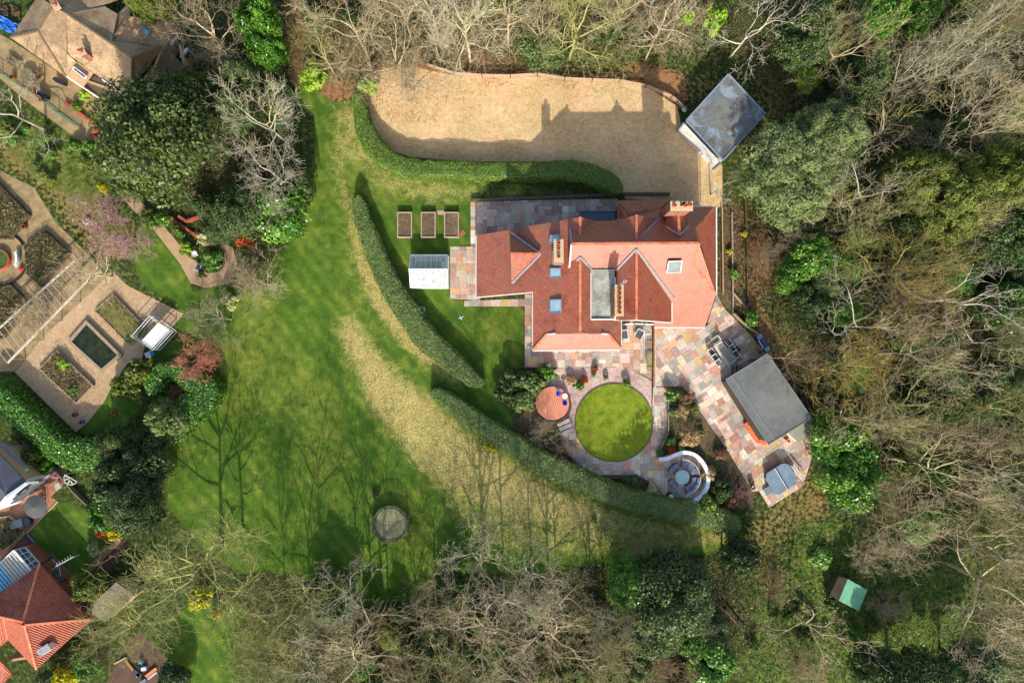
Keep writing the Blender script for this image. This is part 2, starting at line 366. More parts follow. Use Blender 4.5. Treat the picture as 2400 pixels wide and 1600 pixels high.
sheet('brick_terrace', [(-60,1180),(40,1178),(95,1130),(150,1090),(165,1120),(118,1165),(137,1174),(64,1249),(0,1312),(-60,1312)], .006, simple('terracotta_paving', A(196, 140, 108), A(160, 108, 84), .8, .85, bump=.2))
sheet('brick_terrace', [(64,1251),(112,1308),(122,1300),(181,1361),(290,1262),(300,1275),(200,1420),(90,1310),(-60,1420),(-60,1314),(0,1314)], .007, simple('dark_brick_paving', A(120, 84, 72), A(84, 60, 54), .9, .85, bump=.2))
sheet('yard_paving', [(300,1500),(330,1480),(390,1540),(400,1600),(330,1640),(250,1600)], .006, simple('yard_brick', A(110, 84, 68), A(80, 62, 52), .9, .9))
sheet('lane', [(1920,-60),(2060,-60),(2230,70),(2420,190),(2420,230),(2250,130),(2100,50),(1960,10)], .004, simple('asphalt', A(112, 100, 92), A(82, 74, 70), 1.0, .95))
sheet('planting_bed', [(1563,907),(1600,908),(1703,1055),(1764,1150),(1700,1215),(1640,1190),(1655,1130),(1640,1085),(1600,1055),(1540,1072),(1562,1010)], .004, SOIL)
sheet('planting_bed', [(1205,985),(1240,958),(1300,985),(1312,1015),(1330,1060),(1360,1095),(1400,1115),(1480,1116),(1510,1126),(1545,1158),(1575,1185),(1500,1195),(1400,1155),(1300,1090),(1205,1020)], .004, SOIL)
sheet('planting_bed', [(1695,486),(1735,486),(1738,640),(1720,730),(1700,720),(1684,690)], .005, SOIL)

PALG = [(226,188,170),(228,208,180),(196,186,174),(192,166,160),(226,178,142),(232,206,150),(208,206,190),(206,156,136),(240,226,206),(214,194,178),(204,178,166),(236,202,186),(186,180,168),(222,200,184),(228,196,176)]
def slab_mat():
    m = MT('sandstone_paving', .85, .2); co = m.coord(); n = m.noise(5, 4, .6, co); n2 = m.noise(.5, 3, .6, co)
    c = m.mix(.6, m.attr('slab_col', 'Color'), m.ramp(m.math('ADD', m.math('MULTIPLY', n, .6), m.math('MULTIPLY', n2, .4)), [(.38, (.4, .37, .33)), (.5, (.82, .8, .76)), (.6, (1, 1, 1))]), 'MULTIPLY')
    m.color(c); m.bump(n, .2, .03); return m.m
SLAB = slab_mat(); MORT = simple('paving_mortar', A(150, 134, 116), A(120, 108, 94), 4)
def pave(poly, ang=0, z=.03, unit=.4, name='paving', step=None):
    pts = [P(x, y)[:2] for x, y in poly]; ca, sa = math.cos(math.radians(ang)), math.sin(math.radians(ang))
    loc = [(x*ca+y*sa, -x*sa+y*ca) for x, y in pts]
    ar = sum(loc[i][0]*loc[(i+1) % len(loc)][1]-loc[(i+1) % len(loc)][0]*loc[i][1] for i in range(len(loc)))
    if ar < 0: loc = loc[::-1]
    x0 = min(p[0] for p in loc)-.1; y0 = min(p[1] for p in loc)-.1; x1 = max(p[0] for p in loc); y1 = max(p[1] for p in loc)
    W_, H_ = int((x1-x0)/unit)+2, int((y1-y0)/unit)+2; used = np.zeros((W_+4, H_+4), bool)
    b = MB(); cols = []
    sizes = [(2,3),(3,2),(2,2),(3,3),(2,2),(3,2),(2,3),(1,2),(2,1),(1,1)]
    for j in range(H_):
        for i in range(W_):
            if used[i, j]: continue
            random.shuffle(sizes)
            for a_, b_ in sizes+[(1, 1)]:
                if not used[i:i+a_, j:j+b_].any(): break
            used[i:i+a_, j:j+b_] = True; g = .012
            rx0, ry0, rx1, ry1 = x0+i*unit+g, y0+j*unit+g, x0+(i+a_)*unit-g, y0+(j+b_)*unit-g
            q = clip(loc, [(rx0, ry0), (rx1, ry0), (rx1, ry1), (rx0, ry1)])
            if len(q) < 3: continue
            dz = random.uniform(0, .004)
            q3 = [(x*ca-y*sa, x*sa+y*ca, z+.006+dz) for x, y in q]
            o = len(b.v); b.v += q3; b.f.append(tuple(range(o, o+len(q3)))); b.mi.append(0)
            c = random.choice(PALG); v = random.uniform(.88, 1.1); cols.append(A(*[min(255, u*v) for u in c]))
    o0 = len(b.f)
    b.prism([(x, y, z) for x, y in pts], .12, 1)
    o = b.build(name, [SLAB, MORT]); at = o.data.attributes.new('slab_col', 'FLOAT_COLOR', 'FACE')
    for k in range(len(b.f)): at.data[k].color = (*(cols[k] if k < o0 else (.3, .27, .23)), 1)
    return struct(o)
pave([(1103,474),(1230,470),(1447,466),(1447,530),(1360,560),(1103,577)], 0, .03)
pave([(1055,578),(1125,578),(1125,704),(1055,700)], 0, .04)
pave([(1088,705),(1236,700),(1236,718),(1088,718)], 0, .03)
pave([(1230,690),(1255,690),(1255,820),(1455,820),(1455,740),(1527,740),(1527,889),(1510,880),(1480,866),(1440,861),(1230,861)], 0, .03)
pave([(1534,740),(1655,765),(1680,690),(1700,726),(1745,770),(1800,830),(1904,985),(1902,1075),(1880,1140),(1803,1188),(1778,1149),(1764,1152),(1703,1052),(1600,906),(1534,905)], -56.5, .04)
pave([(1531,907),(1563,907),(1563,1012),(1536,1072),(1560,1066),(1600,1055),(1642,1080),(1656,1120),(1640,1163),(1600,1180),(1560,1172),(1540,1150),(1510,1122),(1480,1112),(1400,1113),(1360,1093),(1330,1060),(1311,1015),(1345,1000),(1350,990),(1440,1000),(1527,990)], 0, .03)
# round lawn
b = MB(); cxl, cyl_, _ = P(1439, 990); b.cyl((cxl, cyl_, 0), 4.5, 4.5, .07, 72)
me_ = b.build('circular_lawn', simple('round_lawn_grass', A(92, 124, 26), A(150, 160, 50), 1.1, .95, .1, .6, 24), uv=False); struct(me_)
b = MB(); ringp = arc(cxl, cyl_, 4.56, 0, 360, 72)
for i in range(72): b.bar((*ringp[i], .05), (*ringp[i+1], .05), .1, .1)
struct(b.build('lawn_edging', simple('edging', A(110, 96, 84))))
# ---------------- building materials ----------------
def tile_mat(name, c1, c2, cm, sx=.17, sy=.1, moss=None, bump=.5, rough=.7, spec=.3):
    m = MT(name, rough, spec); uv = m.coord('uv'); co = m.coord()
    br = m.n('TexBrick'); br.offset = .5; m.t.links.new(uv, br.inputs['Vector'])
    br.inputs['Scale'].default_value = 1; br.inputs['Brick Width'].default_value = sx; br.inputs['Row Height'].default_value = sy
    br.inputs['Mortar Size'].default_value = .008; br.inputs['Bias'].default_value = 0
    br.inputs['Color1'].default_value = (*c1, 1); br.inputs['Color2'].default_value = (*c2, 1); br.inputs['Mortar'].default_value = (*cm, 1)
    n = m.noise(.6, 5, .65, co); n2 = m.noise(4.2, 5, .8, co)
    c = m.mix(.75, br.outputs[0], m.ramp(m.math('ADD', m.math('MULTIPLY', n, .5), m.math('MULTIPLY', n2, .5)), [(.38, (.3, .27, .26)), (.47, (.72, .7, .68)), (.53, (1, 1, 1)), (.62, (1.35, 1.3, 1.25))]), 'MULTIPLY')
    if moss: c = m.mix(m.math('MULTIPLY', m.math('MULTIPLY', m.math('SUBTRACT', n, .48), 6, clamp=True), .7), c, moss)
    m.color(c); m.bump(m.math('ADD', br.outputs[1], m.math('MULTIPLY', n2, -.6)), bump, -.03); return m.m
CLAY = tile_mat('clay_roof_tile', A(184, 82, 50), A(214, 118, 80), A(90, 50, 38), moss=A(112, 84, 56), rough=.47, spec=.85, bump=.7)
CLAYL = tile_mat('clay_ridge_tile', A(226, 124, 90), A(236, 146, 110), A(160, 80, 60), .4, .3, bump=.2)
BRICK = tile_mat('red_brick', A(176, 96, 72), A(150, 84, 64), A(190, 170, 150), .225, .075)
RENDERW = simple('white_render', (.62,.6,.56), (.5,.48,.44), 1.5)
CREAMW = simple('cream_render', A(222, 180, 136), A(200, 160, 120), 1.5)
WHITE = simple('white_paint', (.66, .66, .64), (.52, .52, .5), 3, .5)
LEAD = simple('lead_flashing', A(176, 178, 184), A(132, 136, 144), 4, .5, .4)
GLASS = simple('window_glass', (.05, .07, .09), (.1, .13, .16), 1.5, .08, .8)
SKYG = simple('skylight_glass', A(176, 204, 220), A(140, 170, 190), 2, .08, .8)
DARKGL = simple('dark_roof_glass', (.012, .03, .045), (.02, .05, .07), 2, .1, .8)
GREYF = simple('grey_frame', A(130, 146, 160), A(110, 126, 140), 4, .5)
BLACK = plain('black_iron', (.015, .015, .017), .5)
FLATR = simple('flat_roof_felt', A(200, 202, 192), A(116, 120, 106), .7, .9, bump=.2)
POT = simple('terracotta_pot', A(232, 120, 76), A(206, 98, 60), 5, .7)
STONE = simple('stone_cap', A(222, 204, 168), A(176, 156, 120), 6, .9)
WOOD = simple('weathered_wood', A(184, 166, 140), A(136, 118, 96), 6, .85, bump=.3)
DWOOD = simple('dark_wood', A(110, 92, 74), A(76, 62, 50), 6, .85)
ALU = simple('pale_metal', (.62, .63, .64), (.5, .51, .52), 6, .4, .5)
def rp(l): return [P(*q) for q in l]
def walls(parent, path, ctr, inset=.3, drop=.12, mat=None, th=.25, z0=0, name='wall'):
    """path: roof edge points; drops a wall below it, inset toward ctr"""
    b = MB(); pts = []
    cxy = P(*ctr)
    for q in path:
        x, y, z = P(*q); pts.append((x+math.copysign(inset, cxy[0]-x), y+math.copysign(inset, cxy[1]-y), z-drop))
    for p, q in zip(pts, pts[1:]):
        d = Vector((q[0]-p[0], q[1]-p[1], 0)); 
        if d.length < .05: continue
        nrm = Vector((-d.y, d.x, 0)).normalized(); mid = Vector(((p[0]+q[0])/2, (p[1]+q[1])/2, 0))
        if nrm.dot(Vector((cxy[0], cxy[1], 0))-mid) < 0: nrm = -nrm
        i = nrm*th; vs = [(p[0], p[1], z0), (q[0], q[1], z0), q, p]
        vs += [(v[0]+i.x, v[1]+i.y, v[2]-(.03 if k > 1 else 0)) for k, v in enumerate(vs)]
        b.add(vs, [(0, 1, 2, 3), (7, 6, 5, 4), (0, 4, 5, 1), (1, 5, 6, 2), (2, 6, 7, 3), (3, 7, 4, 0)])
    return b.build(name, mat or BRICK, parent)
def roof(parent, faces, mat, name='roof', th=.14):
    objs = []
    for fs in faces:
        b = MB(); b.prism(rp(fs), th); objs.append(b.build(name, [mat], parent))
    return objs
def lines(parent, ls, mat, w=.16, h=.1, name='ridge', dz=.03):
    for l in ls:
        b = MB(); pts = rp(l)
        for p, q in zip(pts, pts[1:]): b.bar((p[0], p[1], p[2]+dz), (q[0], q[1], q[2]+dz), w, h)
        o = b.build(name, mat, parent)
    return o
def chimney(parent, c, top, d, pots, rz=0, pmat=POT, lean=0):
    x, y, _ = P(*c[:3]); b = MB(); z0, z1 = c[3], c[2]
    b.box((x, y, (z0+z1)/2), (d[0], d[1], z1-z0), rz); b.box((x, y, z1-.25), (d[0]+.12, d[1]+.12, .18), rz)
    ch = b.build('chimney', BRICK, parent)
    MB().box((x, y, z1+.05), (d[0]+.16, d[1]+.16, .1), rz).build('chimney_cap', STONE, ch)
    for dx, dy in pots:
        p = MB().cyl((x+dx, y+dy, z1+.1), .2, .17, .5, 14, hollow=.045); p.build('chimney_pot', pmat, ch)
    return ch
def skylight(parent, q, frame, glass, name='skylight', dz=.34, fw=.09):
    pts = [Vector(p) for p in rp(q)]; n = (pts[1]-pts[0]).cross(pts[3]-pts[0]).normalized(); 
    if n.z < 0: n = -n
    pts = [p+n*dz for p in pts]; b = MB()
    for i in range(4): b.bar(pts[i], pts[(i+1) % 4], fw, .09)
    f = b.build(name, frame, parent); c = sum(pts, Vector())/4
    g = MB(); g.prism([tuple(c+(p-c)*.97-n*.02) for p in pts], .03); g.build('pane', glass, f)
# ---------------- main house ----------------
H = thing('brick_house', 'large house with steep orange clay tiled roofs in the middle of the grounds', 'house', P(1400, 640))
hS = lambda y: (.7+.0465*(800-y))/(1+.000581*(800-y))
hN = lambda y: (19.3-.0465*(800-y))/(1-.000581*(800-y))
roof(H, [
 # long west-facing slope, split round the cross gable, down to the low west eave
 [(1117,552,3.0),(1360,509,8.9),(1360,778,8.9),(1282,783,7.4),(1249,821,6.0),(1249,684,6.7),(1116.5,696,3.0)],
 [(1360,605,8.9),(1384,631,8.1),(1384,748,8.1),(1440,748,6.9),(1456,750,6.2),(1456,819,6.0),(1426,783,7.4),(1360,778,8.9)],
 [(1249,821,6.0),(1282,783,7.4),(1360,779,7.45),(1426,783,7.4),(1456,819,6.0)],
 # main south slope with the long low sweep at the east
 [(x_, y_, hS(y_)) for x_, y_ in [(1338,573),(1638,571),(1629,622),(1678.5,691),(1652,766.5),(1534,766.5),(1534,700),(1445,634),(1384,631),(1333,632)]],
 # main north slope
 [(x_, y_, hN(y_)) for x_, y_ in [(1340,573),(1334,539),(1396,518),(1431,518),(1571,486),(1676,485),(1628.6,538),(1638,571)]],
 [(1638,571,10),(1628.6,538,8.2),(1676,485,5.4),(1678.5,691,5.2),(1628.6,622,8.1)],
 # big south cross gable
 [(1491.6,586,9.4),(1445,634,7.7),(1441,748,7.4),(1455,750.5,7.9),(1491.6,749,9.4)],
 [(1491.6,586,9.4),(1491.6,749,9.4),(1574,755,4.8),(1573.5,697,4.8)],
 # north dormer gables
 [(1359.5,508,8.8),(1359.5,556,8.9),(1334,539,7.9),(1333,516,7.6)], [(1359.5,508,8.8),(1396,518,7.2),(1359.5,556,8.9)],
 [(1491.5,504,9.0),(1491.5,566,9.5),(1431,524,7.2),(1433,519,7.1)], [(1491.5,504,9.0),(1543,512,7.1),(1491.5,566,9.5)],
 [(1589,494,8.8),(1593,550,9.2),(1561,529,7.6),(1561,497,7.6)], [(1589,494,8.8),(1612,497,7.6),(1612,529,7.6),(1593,550,9.2)],
 # low hipped north wing
 [(1447.5,470,3.8),(1571,466.5,3.8),(1545,490,5.2),(1475,497,5.2)], [(1447.5,470,3.8),(1475,497,5.2),(1468,516,5.4),(1447.5,516,3.9)], [(1571,466.5,3.8),(1545,490,5.2),(1540,515,5.4),(1571,505,4.4)], [(1475,497,5.2),(1545,490,5.2),(1540,515,5.2),(1468,516,5.2)],
 # west dormer gable
 [(1196,544,6.0),(1196.5,594.5,8.6),(1267,595.5,7.3)], [(1196.5,594.5,8.6),(1199,664,6.2),(1267,595.5,7.3)],
], CLAY)
MB().prism(rp([(1384,631,8.0),(1441,631,8.0),(1441,748,7.9),(1384,748,7.9)]), .3).build('flat_roof', FLATR, H)
lines(H, [[(1384,748.5,8.0),(1441,748.5,8.0)], [(1441.5,650,8.0),(1441.5,748,8.0)], [(1384,640,8.0),(1384,748,8.0)]], WHITE, .14, .12, 'parapet_trim')
lines(H, [[(1340,571.5,10),(1638,570,10)], [(1359.5,609,8.9),(1359.5,777,8.9)], [(1491.6,588,9.4),(1491.6,749,9.4)], [(1359.5,508,8.8),(1359.5,553,8.9)], [(1491.5,504,9.0),(1491.5,562,9.5)], [(1589,494,8.8),(1592,546,9.2)], [(1628.6,538,8.2),(1676,485,5.6)], [(1638,571,10),(1628.6,538,8.2)],
 [(1638,571,10),(1628.6,622,8.1),(1678.5,691,5.3)], [(1196.5,594.5,8.6),(1264,595.5,7.3)], [(1282,783,7.4),(1249,821,6.0)], [(1426,783,7.4),(1456,819,6.0)]], CLAYL, .26, .12, 'ridge_tiles')
lines(H, [[(1333,632,hS(632)+.15),(1360,603,hS(603)+.15),(1385,631,hS(631)+.15)], [(1444,634,hS(634)+.15),(1491.6,584.5,hS(584)+.15),(1574.5,696,hS(696)+.15),(1581,699,hS(699)+.15)], [(1199,665,6.3),(1268,595.5,7.4),(1196,544,6.2)], [(1334,539,8.0),(1360,556,9.0),(1397,520,7.3)], [(1431,524,7.3),(1491.5,567,9.6),(1543,512,7.2)],
 [(1559,530,7.9),(1593,551,9.3),(1614,530,7.9)], [(1336,537,8.5),(1339,573,10),(1334,632,8.2)]], LEAD, .2, .06, 'lead_valley', .04)
lines(H, [[(1116,697,2.9),(1249,685,6.6)], [(1249,684,6.6),(1249,822,5.9)], [(1249,822,5.9),(1456,820,5.9)], [(1456,752,6.1),(1456,820,5.9)], [(1440,750,7.3),(1491.6,750.5,9.3),(1575,756.5,4.7)], [(1575,698,4.7),(1575,756,4.7)], [(1534,767.5,2.1),(1652,767.5,2.1)], [(1116,552,2.9),(1116,697,2.9)], [(1571,484,5.5),(1677,484,5.5)], [(1679.5,485,5.3),(1680,691,5.1)], [(1282,783,7.5),(1302,782,8.1)], [(1410,782,8.0),(1426,783,7.5)]], WHITE, .13, .12, 'fascia', -.1)
ctr = (1440,640,6)
walls(H, [(1249,684,6.6),(1116.5,696,2.9),(1117,552,2.9),(1240,530,5.8),(1360,509,8.7)], (1300,640,6))
walls(H, [(1249,690,6.6),(1249,821,5.9),(1456,819,5.9),(1456,752,6.1)], (1350,740,6))
walls(H, [(1333,516,7.5),(1396,518,7.0),(1431,518,7.0),(1571,488,5.5),(1676,485,5.4),(1678.5,691,5.1)], ctr)
walls(H, [(1678.5,691,5.0),(1652,766.5,2.1),(1534,766.5,2.1)], ctr)
walls(H, [(1456,752,6.4),(1491.6,749,9.2),(1574,755,4.6),(1573,700,4.6)], (1491,650,6), .12, .15, RENDERW)
walls(H, [(1448,516,3.7),(1447.5,470,3.7),(1571,466.5,3.7),(1571,500,3.7)], (1510,500,4))
walls(H, [(1196,545,5.9),(1196.5,594.5,8.4),(1199,664,6.0)], (1260,600,7), .1, .12, RENDERW, z0=5)
MB().prism(rp([(1357,494.5,2.9),(1447,494.5,2.9),(1446,520,3.0),(1357,520,3.0)]), .12).build('glass_roof', DARKGL, H)
lines(H, [[(1357,494.5,2.95),(1447,494.5,2.95),(1447,518,3.05)], [(1357,518,3),(1357,494.5,2.95)]], GREYF, .12, .14, 'glass_roof_frame')
walls(H, [(1357,518,2.9),(1357,495,2.9),(1446,495,2.9)], (1400,530,3), .1, .12, GREYF)
# bay windows and doors on the walls round the terrace
for q in [(1467,758), (1490,757), (1513,758)]:
    x, y, _ = P(q[0], q[1]+3); f = MB().box((x, y-.02, 1.3), (.95, .12, 2.2)).build('window', WHITE, H); MB().box((x, y-.06, 1.3), (.8, .1, 2.0)).build('pane', GLASS, f)
for x_, y_ in [(1290, 823), (1345, 823), (1400, 823)]:
    x, y, _ = P(x_, 0); yw = P(0, 820, 5.9)[1]+.28; f = MB().box((x, yw-.02, 1.6), (1.5, .1, 1.5)).build('window', WHITE, H); MB().box((x, yw-.05, 1.6), (1.3, .1, 1.3)).build('pane', GLASS, f)
    f = MB().box((x, yw-.02, 4.4), (1.2, .1, 1.2)).build('window', WHITE, H); MB().box((x, yw-.05, 4.4), (1.0, .1, 1.0)).build('pane', GLASS, f)
for y_ in (580, 650):
    xw = P(1117, 600, 3)[0]+.28; y = P(0, y_)[1]; f = MB().box((xw, y, 1.5), (.1, 1.4, 1.3)).build('window', WHITE, H); MB().box((xw-.03, y, 1.5), (.1, 1.2, 1.1)).build('pane', GLASS, f)
for q in [(1720,60),]: pass
skylight(H, [(1293,553,7.4),(1316,549,8.1),(1317,568,8.2),(1292,572,7.4)], GREYF, SKYG)
skylight(H, [(1293,630,7.4),(1317,629,8.1),(1318,651,8.1),(1292,653,7.4)], GREYF, SKYG)
skylight(H, [(1293,703,7.4),(1319,702,8.1),(1319,733,8.1),(1292,734,7.4)], GREYF, SKYG)
skylight(H, [(1566,608,hS(608)),(1597,607,hS(607)),(1593,634,hS(634)),(1561,635,hS(635))], WHITE, GLASS)
chimney(H, (1309,588,10.4,6.5), 0, (.85, 2.2), [(0,.75),(0,.2),(0,-.6)])
lines(H, [[(1297,587,8.0),(1297,619,7.9),(1318,619,8.5),(1318,607,8.5)]], LEAD, .26, .08, 'lead_apron', .15)
chimney(H, (1451,704,11.2,6.6), 0, (.75, 3.0), [(0,1.2),(0,.72),(0,.24),(0,-.24),(0,-.72),(0,-1.2)])
chimney(H, (1597,483,11.6,0), 0, (2.1, .8), [(-.75,0),(.35,.0),(.8,.08)])
x, y, _ = P(1600,483,11.6); MB().cyl((x-.15, y+.08, 11.7), .13, .13, .9, 12, hollow=.03).build('flue_pipe', BLACK, H)
# tapered shoulder of the north stack, and aerial
b = MB(); b.prism([P(1573,494,8.6),P(1612,494,8.6),P(1619,487,10.2),P(1577,486,10.2)], .5); b.build('chimney_shoulder', STONE, H)
x, y, _ = P(1458,664,10.6); b = MB(); b.bar((x,y,8.4),(x,y,10.8),.05,.05); b.bar((x-.5,y-.2,10.7),(x+.5,y+.25,10.7),.05,.05)
for i in range(5): b.bar((x-.4+i*.2,y-.36+i*.09,10.7),(x-.5+i*.2,y+.04+i*.09,10.7),.03,.03)
b.build('aerial', ALU, H)
b = MB(); 
for t in (0.2,.8): pass
# ---------------- garage, garden room, sheds ----------------
G = thing('flat_roof_garage', 'square garage with weathered blue grey flat roof and white door beside the gravel drive', 'garage', P(1700, 280))
mg = MT('blue_grey_felt', .7, .3); n = mg.noise(.28, 5, .65, None, .8); n2 = mg.noise(.6, 4, .7)
mg.color(mg.mix(mg.math('MULTIPLY', mg.math('SUBTRACT', n2, .54), 7, clamp=True), mg.ramp(n, [(.38, A(88, 94, 98)), (.46, A(126, 128, 120)), (.54, A(104, 112, 116)), (.62, A(142, 156, 166))]), A(108, 86, 64)))
gp = [(1707,174.5,2.9),(1793,267,2.9),(1695,376,2.9),(1608,283,2.9)]
MB().prism(rp(gp), .18).build('roof', mg.m, G); lines(G, [gp+gp[:1]], simple('blue_grey_trim', A(150, 164, 178), A(120, 136, 150)), .16, .14, 'roof_edge')
walls(G, gp+gp[:1], (1700,275,2.9), .15, .18, simple('garage_board', A(210, 208, 200), A(190, 188, 178)))
p, q = Vector(P(1605,286,2.9)), Vector(P(1692,379,2.9)); dv = (q-p); nn_ = Vector((dv.y, -dv.x, 0)).normalized()
if nn_.x > 0: nn_ = -nn_
b = MB(); 
c0 = p+dv*.02+nn_*.12; c1 = p+dv*.98+nn_*.12
b.bar((c0.x, c0.y, 1.35), (c1.x, c1.y, 1.35), .12, 2.6); gd = b.build('garage_door', WHITE, G)
b = MB()
for t in (.0, 1.0):
    c = p+dv*t+nn_*.2; b.bar((c.x, c.y, 0), (c.x, c.y, 2.8), .2, .2)
b.build('door_post', GREYF, G)
R2 = thing('garden_room', 'long garden room with a plain dark grey flat roof at the edge of the paved terrace', 'garden room', P(1800, 935))
rq = [(1701,889,3.0),(1799,829,3.0),(1902,979,3.0),(1801,1041,3.0)]
MB().prism(rp(rq), .2).build('roof', simple('dark_rubber_roof', A(124, 126, 122), A(96, 100, 100), .35, .7, .3, .1, 3), R2)
lines(R2, [rq+rq[:1], [(1716,882,3.0),(1816,1031,3.0)]], simple('roof_trim', A(140, 150, 152), A(120, 128, 130)), .09, .1, 'roof_edge', .02)
walls(R2, [rq[0], rq[1], rq[2], rq[3], rq[0]], (1800,935,3), .35, .2, simple('dark_cladding', A(90, 80, 70), A(64, 56, 50)))
b = MB()
for k in range(5):
    t0 = .12+k*.16; u0 = Vector(P(1701,889,3))*(1-t0)+Vector(P(1801,1041,3))*t0; t1 = t0+.13; u1 = Vector(P(1701,889,3))*(1-t1)+Vector(P(1801,1041,3))*t1
    b.bar((u0.x+.3, u0.y+.1, 1.2), (u1.x+.3, u1.y+.1, 1.2), .1, 2.0)
b.build('window', GLASS, R2)
b = MB(); st_ = thing('planter_wall', 'low curved orange brick wall in front of the dark garden room', 'wall', P(1760, 1005))
pts = [(1750,990,.6),(1757,1004,.6),(1768,1020,.6),(1778,1033,.6),(1796,1038,.6)]
for p, q in zip(pts, pts[1:]): b.bar((*P(*p)[:2], .3), (*P(*q)[:2], .3), .5, .6)
b.bar((*P(1750,990)[:2], .3), (*P(1768,994)[:2], .3), .4, .6)
b.build('brickwork', simple('orange_brick', A(236, 128, 80), A(206, 104, 64), 4, .8), st_)
sb = thing('storage_box', 'pale green grey flat topped store beside the garden room corner', 'shed', P(1866, 1012))
sq = [(1846,1014,1.9),(1885,988,1.9),(1897,1021,1.9),(1871,1036,1.9)]; MB().prism(rp(sq), .1).build('roof', simple('green_grey_top', A(158, 162, 140), A(140, 144, 124), 1), sb)
walls(sb, sq+sq[:1], (1873,1013,1.9), .06, .1, RENDERW)
# green roofed garden shed in the wood
gs = thing('garden_shed', 'small shed with a bright green felt roof in the rough grass at the lower right', 'shed', P(2000, 1390))
roof(gs, [[(1987,1356,2.6),(2033,1382,2.0),(2013,1431,2.0),(1966,1407,2.6)]], simple('green_felt', A(120, 184, 146), A(92, 152, 120), .8, .8))
roof(gs, [[(1987,1356,2.6),(1966,1407,2.6),(1945,1393,2.0),(1966,1350,2.0)]], simple('mossy_felt', A(110, 100, 74), A(84, 80, 56), 1.5, .9))
walls(gs, [(1966,1350,1.9),(1945,1393,1.9),(1966,1407,2.4),(2013,1431,1.9),(2033,1382,1.9),(1987,1356,2.4),(1966,1350,1.9)], (1990,1390,2), .15, .12, DWOOD)

# ---------------- bungalow at the upper left ----------------
B = thing('bungalow', 'bungalow with many brown tiled hips in the upper left corner', 'house', P(230, 120))
BT = tile_mat('brown_roof_tile', A(190, 162, 126), A(174, 146, 112), A(130, 108, 84), .33, .3, bump=.4)
roof(B, [
 [(24,88,2.9),(89,74,4.6),(154,180,2.9)], [(89,74,4.6),(125,15,4.6),(156,33,5.6),(156,125,4.4),(180,146,3.6),(154,180,2.9)], [(28,84,2.9),(89,-10,2.9),(125,15,4.6),(89,74,4.6)],
 [(156,33,5.6),(309,136,5.6),(307,207,3.0),(299,228,2.9),(241,187,2.9),(156,125,4.2)], [(156,33,5.6),(245,15,4.2),(275,33,4.2),(262,96,5.2),(380,111,3.2),(309,136,5.6)],
 [(303,38,4.8),(423,56,2.9),(386,111,2.9),(262,96,4.8)], [(303,38,4.8),(262,96,4.8),(275,33,3.4),(311,0,3.0)], [(309,136,5.6),(380,111,3.2),(350,150,2.9),(308,200,2.9)],
 [(60,-60,3.2),(125,15,4.6),(156,33,5.5),(210,22,4.4),(290,-40,3.0)],[(210,22,4.6),(172,-20,4.6),(300,-60,2.9),(330,-20,2.9)],
 [(230,127,4.6),(198,156,3.8),(240,186,3.2),(250,172,3.3)],
], BT)
lines(B, [[(24,88,2.95),(89,74,4.65),(154,180,2.95)], [(156,33,5.6),(309,136,5.6),(307,207,3.0)], [(89,74,4.6),(125,15,4.6)], [(309,136,5.6),(380,111,3.3)], [(262,96,4.85),(303,38,4.85)]], simple('brown_ridge', A(150, 124, 94), A(120, 100, 76)), .2, .1, 'ridge_tiles')
MB().prism(rp([(156,178,3.3),(181,145,3.4),(216,170,3.4),(192,202,3.3)]), .3).build('dormer_roof', CREAMW, B)
MB().prism(rp([(197,200,2.6),(222,176,2.6),(300,228,2.6),(268,250,2.6)]), .15).build('flat_roof', simple('grey_green_felt', A(110, 104, 84), A(84, 80, 66)), B)
lines(B, [[(240,187,2.95),(299,228,2.95)], [(156,180,2.9),(192,204,2.9),(266,253,2.5)]], WHITE, .16, .12, 'gutter')
MB().prism(rp([(392,118,2.6),(435,155,2.6),(432,205,2.6),(364,162,2.6)]), .2).build('flat_roof', simple('brown_felt', A(120, 98, 72), A(96, 80, 60)), B)
skylight(B, [(340,67,3.9),(354,77,3.7),(347,88,3.7),(333,78,3.9)], GREYF, simple('blue_skylight', A(120, 190, 214), A(90, 160, 190), 1, .1, .8))
skylight(B, [(178,158,3.5),(207,180,3.5),(203,185,3.4),(175,163,3.4)], WHITE, simple('dark_blue_glass', (.02, .03, .09), (.03, .05, .12)), dz=.25)
walls(B, [(24,88,2.9),(154,180,2.9),(299,228,2.9),(365,165,2.9),(386,111,2.9),(423,56,2.9),(311,0,2.9)], (230,60,3), .2, .15, CREAMW)
walls(B, [(364,162,2.6),(432,205,2.6),(435,155,2.6),(423,100,2.6)], (400,140,3), .12, .2, CREAMW)
for q in [(413,99),(437,129)]:
    p = P(q[0], q[1], 1.6); f = MB().box(p, (.3, 1.3, 1.2), math.radians(-38)).build('window', WHITE, B); MB().box((p[0]+.03, p[1]-.03, p[2]), (.34, 1.05, .95), math.radians(-38)).build('pane', GLASS, f)
chimney(B, (192,122,5.8,3.5), 0, (.6, .6), [(0, 0)], math.radians(30), POT)
chimney(B, (132,14,5.2,3.5), 0, (.6, .9), [(0, 0)], math.radians(30), POT)

